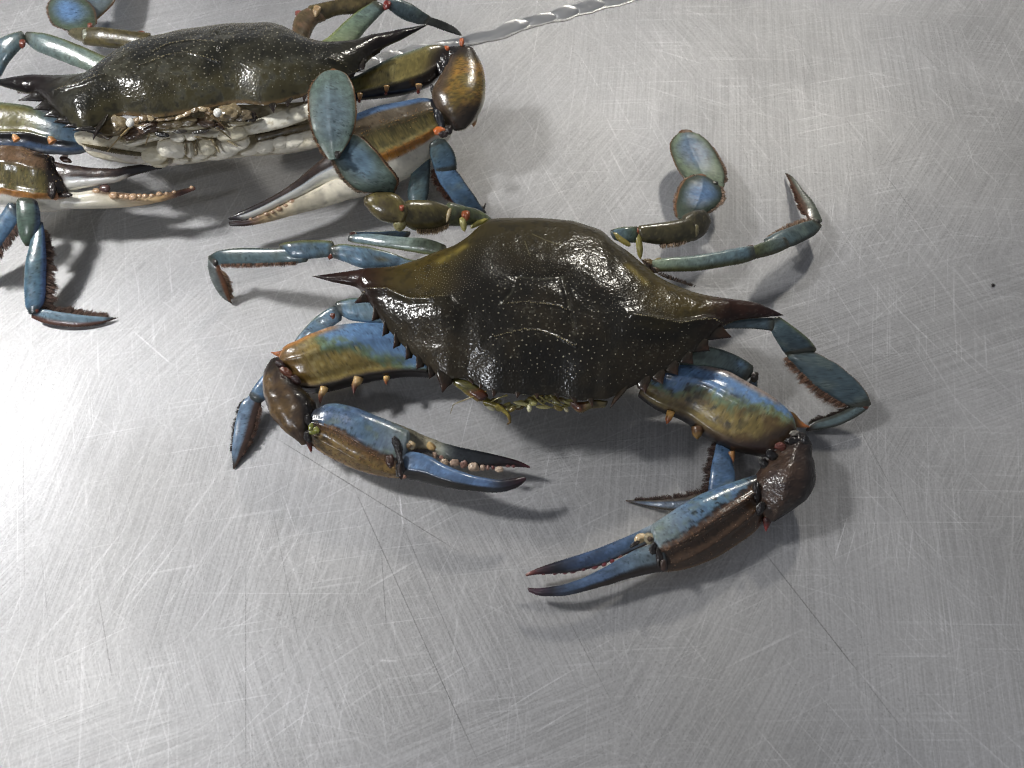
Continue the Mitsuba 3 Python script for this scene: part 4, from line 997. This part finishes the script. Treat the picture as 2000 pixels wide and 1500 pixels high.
for x, y, rx, ry, a, c in ((220, 246, 30, 18, -15, (126, 110, 80)), (205, 260, 18, 12, 0, (92, 78, 58)), (236, 256, 16, 9, -20, (168, 152, 116)), (262, 261, 22, 11, -20, (92, 72, 56)), (290, 249, 22, 11, -20, (88, 68, 54)), (245, 270, 14, 8, 0, (176, 162, 126)), (320, 243, 18, 9, -10, (132, 114, 82)), (342, 240, 18, 9, -10, (160, 142, 106)), (366, 237, 18, 9, -10, (140, 124, 92)),
                           (400, 240, 20, 8, 10, (96, 76, 58)), (425, 246, 14, 6, 20, (84, 64, 50)), (446, 220, 26, 16, -8, (132, 116, 86)), (470, 224, 20, 13, 0, (108, 94, 70)), (490, 228, 11, 11, 0, (56, 46, 36)), (470, 238, 22, 7, -10, (196, 184, 150)), (355, 251, 42, 5, -4, (206, 196, 164)), (300, 262, 16, 4, -10, (196, 186, 154)), (436, 252, 24, 5, 12, (204, 194, 164))):
    add(B_ + '__eye_socket', blob(x, y, 0, rx, ry, a, c, depth=.45, lump=.5, plane=face_at(2.6), seed=x, var=44), 'mat_shell')
for x, y in ((254, 240), (425, 220)):
    add(B_ + '__eye', blob(x, y, 0, 8.5, 9, 0, (226, 224, 216), depth=1, lump=.02, plane=face_at(6)), 'mat_bone')
for i, (x, y, rx, ry, a) in enumerate(((266, 236, 9, 6, -20), (280, 232, 10, 6, -10), (292, 231, 8, 5, 20), (310, 234, 10, 3, 0), (330, 232, 12, 3, -8), (350, 229, 10, 3.5, -20), (366, 222, 10, 4, -30), (381, 215, 9, 4.5, -15), (395, 213, 9, 5, 10), (406, 217, 8, 6, 30), (404, 227, 5, 8, 0), (411, 231, 6, 5, 0), (414, 220, 7, 4, 0))):
    add(B_ + '__brow', blob(x, y, 0, rx, ry, a, ((150, 126, 92), (112, 92, 62), (176, 156, 120))[i % 3], depth=.5, lump=.5, plane=face_at(3.5), seed=i, var=20), 'mat_shell')
for st, cc in (('258 246 0;240 262 0;225 278 0;210 296 0', (160, 138, 96)), ('414 226 0;428 238 0;440 250 0', (170, 140, 96)), ('424 250 0;440 262 0;452 272 0', (150, 132, 96)), ('292 262 0;288 272 0;284 284 0', (150, 128, 84)), ('262 244 0;275 246 0;284 246 0', (206, 182, 140))):
    add(B_ + '__feeler', tube(st, [2.2, 1.4, 0.8], flat(cc, 14), m=8, n=24, plane=face_at(6), lump=0), 'mat_shell')

# ------------------------------------------------------------------ back crab, claw on the right
D = B_ + '__claw'


def merus_back(S, A, B, p):
    n1, n2 = fb(p, 260, 3), fb(p, 1200, 6)
    c = mx((108, 100, 56), (126, 112, 60), n1)
    c = mx(c, (84, 110, 128), sst(-.35, -.85, A + .4 * S) * .9)
    c = mx(c, (78, 98, 88), sst(.3, .0, S))
    c = mx(c, (48, 38, 34), sst(.72, .95, S + .12 * A))
    c = mx(c, (22, 18, 20), sst(.48, .66, A + .1 * (n1 - .5)))
    return mx(c, (64, 92, 132), sst(-.1, -.5, B))


add(D + '__upper_arm', seg('650 165 660 215 26;692 150 690 198 27;728 132 742 190 27;776 109 797 181 28;826 93 838 166 28;858 88 866 140 28;874 92 878 122 28', merus_back, th=.5, low=.9, prof=lambda a, s: .1 * np.exp(-((a - .5) / .14) ** 2), m=64, power=2.4, cap=(.2, .4), up=.5), 'mat_shell')
for x, y, q in ((703, 193, 5.5), (755, 178, 5.5), (818, 175, 6.5)):
    add(D + '__spine', cat(spike(x, y - 8, x, y + 3, q, 30, 27, (196, 154, 98), (160, 104, 60), 0, .75), blob(x - 1, y + 5, 27, q * .55, q * .55, 0, (92, 28, 20))), 'mat_shell')
add(D + '__joint', blob(871, 95, 30, 7, 6, 0, (190, 96, 50), lump=.2), 'mat_shell')
add(D + '__joint', blob(902, 82, 30, 5, 8, 0, (190, 104, 66), lump=.2), 'mat_shell')


def wrist_back(S, A, B, p):
    n1, n2, n3 = fb(p, 220, 3), fb(p, 900, 6), fb(p, 1800, 8, 2)
    c = mx((116, 98, 40), (150, 108, 46), sst(.3, .7, n1))
    c = mx(c, (62, 52, 32), sst(.5, .6, n3) * .55)
    c = mx(c, (170, 140, 80), sst(.62, .75, n2) * .4)
    c = mx(c, (74, 60, 50), sst(-.2, -.7, A) * .9)
    c = mx(c, (38, 30, 26), np.maximum(sst(.22, .05, S), sst(.66, .95, S + .1 * A)) * .9)
    c = mx(c, (206, 200, 182), sst(.86, .97, A) * sst(.45, .7, S))
    return mx(c, (200, 192, 170), sst(-.3, -.6, B))


add(D + '__wrist', seg('888 98 925 96 28;873 120 941 126 27;857 154 948 156 26;843 184 948 186 25;852 212 942 210 24;868 238 928 234 22;886 254 912 250 21', wrist_back, th=.65, low=.7, m=64, cap=(.3, .2)), 'mat_shell')
add(D + '__spine', spike(926, 232, 925, 248, 7, 20, 18, (206, 198, 176), (196, 144, 104), 0, .7), 'mat_shell')
for x, y, rx, ry, a, c in ((870, 126, 13, 24, -25, (24, 20, 22)), (888, 106, 20, 15, 0, (28, 24, 24)), (880, 108, 16, 10, 40, (24, 20, 22)), (905, 96, 18, 8, 0, (26, 22, 24)), (864, 140, 8, 22, -25, (24, 20, 22)), (848, 180, 6, 16, -20, (24, 20, 22)), (858, 232, 8, 20, -20, (22, 24, 32)), (858, 256, 12, 8, 0, (190, 96, 36)), (866, 262, 9, 7, 0, (40, 26, 24)), (876, 254, 8, 9, 0, (36, 28, 26))):
    add(D + '__joint', blob(x, y, 28 if y < 150 else 26, rx, ry, a, c, lump=.3, seed=int(x)), 'mat_dark')


def palm_back(S, A, B, p):
    n1, n2, n3 = fb(p, 220, 3), fb(p, 900, 6), fb(p * np.array([2.4, 1, 1]), 900, 8, 2)
    c = mx((112, 100, 56), (84, 78, 44), sst(.48, .62, n3))
    c = mx(c, (86, 74, 58), sst(-.1, -.4, A))
    c = mx(c, (70, 106, 156), sst(-.66, -.76, A))
    c = mx(c, (188, 122, 46), sst(.34, .40, A + .06 * (n2 - .5)) * sst(.08, .15, S))
    c = mx(c, (232, 227, 212), sst(.54, .60, A + .06 * (n2 - .5)))
    c = mx(c, (24, 28, 40), sst(.1, .02, S) * sst(.5, .3, A))
    c = mx(c, (58, 40, 34), sst(.75, 1, S) * sst(.4, .2, A) * .8)
    return mx(c, (206, 200, 184), sst(-.1, -.4, B))


pl_ = seg('850 196 880 266 19;820 194 858 296 18;780 202 826 325 17;740 210 790 348 17;700 224 752 366 16;668 250 714 380 16;648 285 692 386 15', palm_back, th=.6, low=.7, m=84, cap=(.2, .2), power=2.4, prof=lambda a, s: .1 * np.exp(-((a - .4) / .1) ** 2) + .08 * np.exp(-((a + .3) / .15) ** 2))
sab_ = LAST['sab']
fx = seg('705 340 720 380 15;650 352 668 393 14;620 367 630 406 13;585 384 590 416 12.5;545 403 549 427 12;505 420 508 437 11.5;470 430 472 442 11;448 433 450 441 11',
         finger_col(0, [(0, (230, 224, 208)), (.5, (230, 220, 194)), (.75, (220, 192, 146)), (.88, (70, 40, 36)), (1, (40, 20, 24))], low=(216, 206, 182)), th=.7, low=.7, m=40, cap=(.2, .5))
add(D + '__palm', cat(pl_, fx), 'mat_shell')
beads(D + '__granule', pl_, sab_, lambda S, A, B: sst(.0, .3, B) * (np.exp(-((A - .45) / .07) ** 2) + .5 * np.exp(-((A + .25) / .15) ** 2)), 420, 0.00018, (168, 124, 66))
dk = lambda S, A, B, p: mx(mx(mx((60, 46, 40), (44, 34, 32), sst(.4, .6, fb(p, 1200, 3))), (26, 20, 24), sst(.6, .9, S)), mx((222, 222, 214), (160, 174, 196), sst(.3, .05, A)), sst(-.02, .12, A) * sst(.97, .85, S))
add(D + '__movable_finger', seg('650 294 690 352 17;615 322 640 358 16.5;575 356 596 378 16;540 379 556 396 15;505 397 516 415 14;470 413 480 428 13;456 420 462 430 12.5;446 426 449 430 12', dk, th=.7, low=.8, m=48, cap=(.2, .5)), 'mat_shell')
for i, (x, y, q) in enumerate(((608, 382, 7), (596, 387, 8), (583, 392, 7), (570, 395, 8), (558, 402, 5), (545, 408, 6), (532, 414, 4), (520, 418, 5), (505, 424, 4), (490, 428, 4))):
    add(D + '__finger_tooth', blob(x, y, 14, q, q * .8, 0, (168, 134, 106), lump=.12, seed=i), 'mat_shell')
add(D + '__joint', seg('640 356 648 362 12;590 380 596 390 12;540 402 546 410 11.5;480 428 484 433 11', flat((38, 30, 30)), m=16, n=40), 'mat_dark')

# back crab, claw on the left
D1 = D + '_001'


def merus_back_left(S, A, B, p):
    n1, n2 = fb(p, 260, 3), fb(p, 1000, 6)
    c = mx((100, 94, 44), (112, 104, 56), n1)
    c = mx(c, (130, 134, 84), .5 * sst(.6, .75, n2))
    t = 1 - S
    c = mx(c, (66, 104, 142), sst(.5, .85, S + .3 * (n1 - .5)) * .9)
    c = mx(c, (84, 106, 116), sst(-.7, -.95, A) * .5)
    c = mx(c, (22, 20, 24), sst(.30, .38, A) * sst(.95, .8, S))
    c = mx(c, (58, 88, 130), sst(.62, .72, A))
    c = mx(c, (140, 150, 160), sst(.80, 1, A) * sst(.3, .7, S))
    return mx(c, (190, 190, 180), sst(-.3, -.6, B))


add(D1 + '__upper_arm', seg('-90 196 -90 300 27;-40 196 -40 302 28;0 200 0 300 28;50 206 50 296 28;100 226 100 300 28;140 246 150 300 27;178 266 178 290 26', merus_back_left, th=.45, low=.8, prof=lambda a, s: .12 * np.exp(-((a - .34) / .1) ** 2), m=64, power=2.4, cap=(.4, .2), up=.5), 'mat_shell')
for x, y, q in ((29, 264, 7), (99, 268, 8)):
    add(D1 + '__spine', spike(x + 3, y + 8, x - 4, y - 2, q, 33, 34, (196, 130, 76), (214, 170, 120), 0, .8), 'mat_shell')


def palm_back_left(S, A, B, p):
    n1, n2, n3 = fb(p, 220, 3), fb(p, 900, 6), fb(p * np.array([2.4, 1, 1]), 900, 8, 2)
    c = mx((106, 96, 52), (80, 74, 42), sst(.45, .6, n3))
    c = mx(c, (104, 80, 58), sst(-.15, -.4, A))
    c = mx(c, (190, 126, 60), sst(.50, .58, A + .05 * (n2 - .5)))
    c = mx(c, (234, 230, 216), sst(.66, .72, A + .04 * (n2 - .5)))
    c = mx(c, (36, 28, 26), sst(.84, .90, S) * sst(.62, .5, A))
    return mx(c, (206, 200, 184), sst(-.1, -.4, B))


pl_ = seg('-90 298 -90 380 20;-60 290 -58 390 20;-25 287 -20 398 20;10 285 14 404 20;40 287 44 411 19;70 297 76 413 19;95 306 108 412 18;112 330 140 404 17', palm_back_left, th=.6, low=.7, m=84, cap=(.3, .2), power=2.4, prof=lambda a, s: .1 * np.exp(-((a - .55) / .1) ** 2) + .08 * np.exp(-((a + .3) / .15) ** 2))
sab_ = LAST['sab']
fx = seg('118 372 120 408 16;150 376 150 408 16;187 371 187 408 16;225 375 225 406 15.5;275 379 272 402 15;315 378 310 395 15;350 371 348 384 15;378 364 381 371 15',
         lambda S, A, B, p: mx(mx(ramp(S, [(0, (234, 230, 216)), (.4, (232, 222, 196)), (.75, (206, 172, 122)), (.9, (80, 52, 46)), (1, (120, 84, 70))]), (96, 70, 52), sst(-.2, -.6, A) * sst(.2, .35, S) * .8), (222, 218, 204), sst(-.1, -.5, B)), th=.7, low=.7, m=40, cap=(.2, .5))
add(D1 + '__palm', cat(pl_, fx), 'mat_shell')
beads(D1 + '__granule', pl_, sab_, lambda S, A, B: sst(.0, .3, B) * sst(.55, .45, A) * (.4 + np.exp(-((A - .45) / .1) ** 2)), 420, 0.00018, (150, 122, 76))
dk2 = lambda S, A, B, p: mx(mx(mx((74, 56, 46), (50, 38, 36), sst(.4, .6, fb(p, 1200, 3))), (22, 17, 22), sst(.5, .75, S)), mx((230, 228, 218), (176, 182, 188), sst(.5, .1, A)), sst(-.05, .1, A - .9 * (S - .18)) * sst(.74, .66, S) * sst(.08, .16, S))
add(D1 + '__movable_finger', seg('104 315 106 378 19;140 323 140 372 20;180 328 178 364 20.5;220 329 222 357 21;255 324 256 344 21;288 321 290 335 21;304 322 304 331 21;315 327 316 330 20.5', dk2, th=.6, low=.7, m=52, cap=(.3, .4)), 'mat_shell')
for i, (x, y, q) in enumerate(((205, 368, 11), (188, 374, 8), (222, 382, 9), (238, 384, 6), (247, 384, 6), (260, 385, 9), (272, 383, 6), (283, 383, 6), (296, 382, 5), (311, 379, 6), (325, 378, 4), (340, 375, 4), (374, 366, 4))):
    add(D1 + '__finger_tooth', blob(x, y, 18.5, q, q * .8, 0, (196, 160, 124) if i else (96, 70, 66), lump=.12, seed=i), 'mat_shell')
for x, y, rx, ry, a, c in ((97, 318, 9, 14, 0, (30, 24, 22)), (99, 345, 8, 22, 0, (26, 22, 20)), (101, 372, 8, 16, 0, (40, 28, 24)), (92, 308, 6, 6, 0, (130, 60, 48)), (82, 320, 5, 12, 0, (150, 140, 130)), (82, 338, 6, 6, 0, (190, 130, 84)), (128, 312, 12, 5, 20, (66, 40, 30)), (127, 305, 6, 4, 0, (206, 190, 180)), (125, 381, 16, 5, 0, (40, 26, 20)), (108, 383, 6, 8, 0, (206, 150, 110))):
    add(D1 + '__joint', blob(x, y, 22 if y < 380 else 20, rx, ry, a, c, lump=.35, seed=int(x + y)), 'mat_dark')

# ------------------------------------------------------------------ back crab, legs
leg(B_, WL, [(TH_, '240 122 210 160 26;212 113 180 142 26;150 86 126 122 27;100 68 80 104 28;54 62 52 84 28', leg_col((150, 158, 140), (108, 132, 140), (84, 84, 46), -1, .35), dict(th=.6)),
             (KN, '38 62 44 92 28;8 72 20 118 26;-20 92 0 150 22;-40 130 -20 170 18', leg_col((98, 120, 126), (90, 130, 170), (110, 96, 60), -1, .3), dict(th=.5)),
             ('joint', (44, 85, 29, 8, 10), (140, 66, 44), {})])
p7 = '66 440 84 436 16;58 480 88 470 14;50 520 90 520 11;48 560 89 560 8;50 595 86 590 6;56 610 76 606 5'
d7 = '64 622 76 602 4;90 632 100 606 3.5;120 637 130 611 3;150 639 158 615 2.5;190 634 192 618 2;230 621 231 620 1'
leg(B_, WL, [(KN, '34 395 74 398 20;34 420 78 430 18;38 456 72 460 15;48 478 58 478 13', leg_col((96, 118, 112), (92, 110, 92), (80, 120, 180), 1, .3), dict(th=.6)),
             (LO, p7, leg_col((90, 128, 144), (78, 124, 168), (70, 110, 190), 1, .4), dict(th=.5)),
             (TI, d7, dactyl_col((118, 158, 184), (96, 64, 52), -1), dict(th=.3)),
             ('fringe', p7, None, dict(side='R', s0=.1, s1=.95, length=[8, 24, 27, 25], count=420, c=(112, 84, 70), seed=21, wpx=1.9, drop=2)),
             ('fringe', d7, None, dict(side='R', s0=.0, s1=.85, length=[15, 17, 11], count=300, c=(112, 84, 70), seed=22, wpx=1.6, slant=.5)),
             ('joint', (69, 606, 6, 9, 7), (142, 64, 44), {})])
p8 = '14 400 42 432 16;-12 440 18 466 13;-42 480 -14 506 10;-80 530 -60 548 6'
leg(B_, WL, [(LO, p8, leg_col((86, 132, 186), (80, 124, 180), (76, 104, 130), -1, .2), dict(th=.5)),
             ('fringe', p8, None, dict(side='R', s0=.0, s1=.8, length=[12, 16, 16], count=130, c=(84, 60, 50), seed=23, wpx=1.7))])
p9 = '848 330 886 326 12;860 360 906 352 9;880 388 926 380 6;900 410 940 402 3;920 420 948 412 1.5'
leg(B_, WL, [(KN, '838 290 872 276 18;842 312 888 300 15;850 332 892 326 12', leg_col((84, 112, 128), (80, 124, 172), (70, 88, 80), 1, .3), dict(th=.5)),
             (LO, p9, leg_col((86, 132, 190), (74, 112, 158), (60, 66, 76), 1, .25), dict(th=.45)),
             ('fringe', p9, None, dict(side='L', s0=0, s1=.7, length=[12, 14, 10], count=110, c=(92, 56, 42), seed=24))])
leg(B_, WL, [(LO, '812 312 842 304 13;802 345 840 340 10;796 375 838 372 7;800 400 832 402 4', leg_col((84, 118, 142), (84, 112, 122), (60, 70, 66), 1, .3), dict(th=.5)),
             (TI, '930 408 940 416 1.5;944 400 948 404 1;948 396 949 397 .8', flat((48, 44, 42)), dict(m=16))])
leg(B_, WL, [(TH_, '610 90 690 110 25;645 70 700 78 26;686 32 730 42 27;728 4 752 20 28', leg_col((150, 150, 104), (100, 122, 124), (112, 118, 54), -1, .45), dict(th=.6)),
             (KN, '758 -4 764 22 28;790 2 788 38 25;822 20 812 46 22;840 32 828 48 19', leg_col((84, 106, 120), (74, 92, 98), (76, 76, 48), -1, .3), dict(th=.6)),
             (TI, '828 30 834 48 18;850 36 852 54 14;875 46 874 62 9;894 58 892 68 4;902 68 900 70 1.5', leg_col((58, 58, 56), (44, 44, 44), (30, 30, 32), 1, .5), dict(th=.4)),
             ('joint', (756, 10, 30, 9, 11, 20), (150, 52, 44), {})])
pe = '172 60 144 62 22;190 42 104 46 20;187 22 94 18 18;172 2 104 -4 16;150 -12 124 -14 15'
pf = '150 6 188 40 14;146 -30 228 -4 13;160 -70 240 -50 12;190 -90 224 -84 11'
leg(B_, SW, [(TH_, '290 64 262 98 25;250 60 238 96 25;205 54 196 92 25;172 54 166 88 24', OL((92, 82, 48), (72, 64, 40)), dict(th=.7)),
             (KN, '178 56 172 86 24;158 54 150 78 23;140 56 134 68 22', OL((92, 86, 60), (70, 66, 48)), dict(th=.7)),
             ('paddle_tip', pf, paddle_col((84, 126, 176), (90, 104, 110), centre=(.2, 0)), PD),
             ('paddle', pe, paddle_col((80, 124, 180), (72, 84, 66), rim=(86, 66, 48), centre=(.2, 0)), dict(PD, th=.3)),
             ('fringe', pe, None, dict(side='R', s0=.0, s1=1, length=[7, 6, 5], count=120, c=(128, 100, 78), seed=25, slant=.1, inset=.03)),
             ('joint', (176, 51, 26, 6, 8), (150, 70, 46), {}), ('joint', (276, 66, 27, 9, 7), (150, 84, 60), {}), ('membrane', (168, 68, 26, 7, 12), (138, 140, 122), {}), ('membrane', (246, 72, 27, 6, 10), (150, 116, 82), {})])
leg(B_, SW, [('hip_segment', '572 62 600 88 25;586 24 622 44 26;608 14 632 42 26', OL((108, 84, 62), (88, 74, 52)), dict(th=.7)),
             (TH_, '606 12 626 44 26;650 2 660 30 26;694 -6 700 26 26;730 -14 730 14 26', OL((84, 72, 44), (66, 58, 38)), dict(th=.7)),
             ('joint', (584, 27, 28, 9, 8), (164, 84, 72), {}), ('membrane', (618, 22, 29, 8, 12, 20), (164, 136, 98), {})])
add(B_ + '__rear_hairs', fringe('86 172 84 160 33;60 176 60 164 33;40 172 40 160 33', side='L', s0=0, s1=1, length=[9, 12], count=50, c=(126, 96, 80), seed=26), 'mat_hair', smooth=False, kind='stuff')
labels[B_] = dict(label='wet blue crab at upper left, its pale mouth and two whitish eyes facing the camera', category='crab', group='blue crabs lying on the steel table')

# a speck of grit on the bare steel
g_ = blob(1940, 557, 0.5, 4, 3, 20, (30, 27, 25), depth=.6, lump=.5, sub=2)
scene['grit_speck'] = mikit.ply((g_[0], g_[1]), 'mat_dark', smooth=True, color=lin(g_[2]))
labels['grit_speck'] = dict(label='tiny dark speck of grit on the bare steel near the right edge', category='grit')
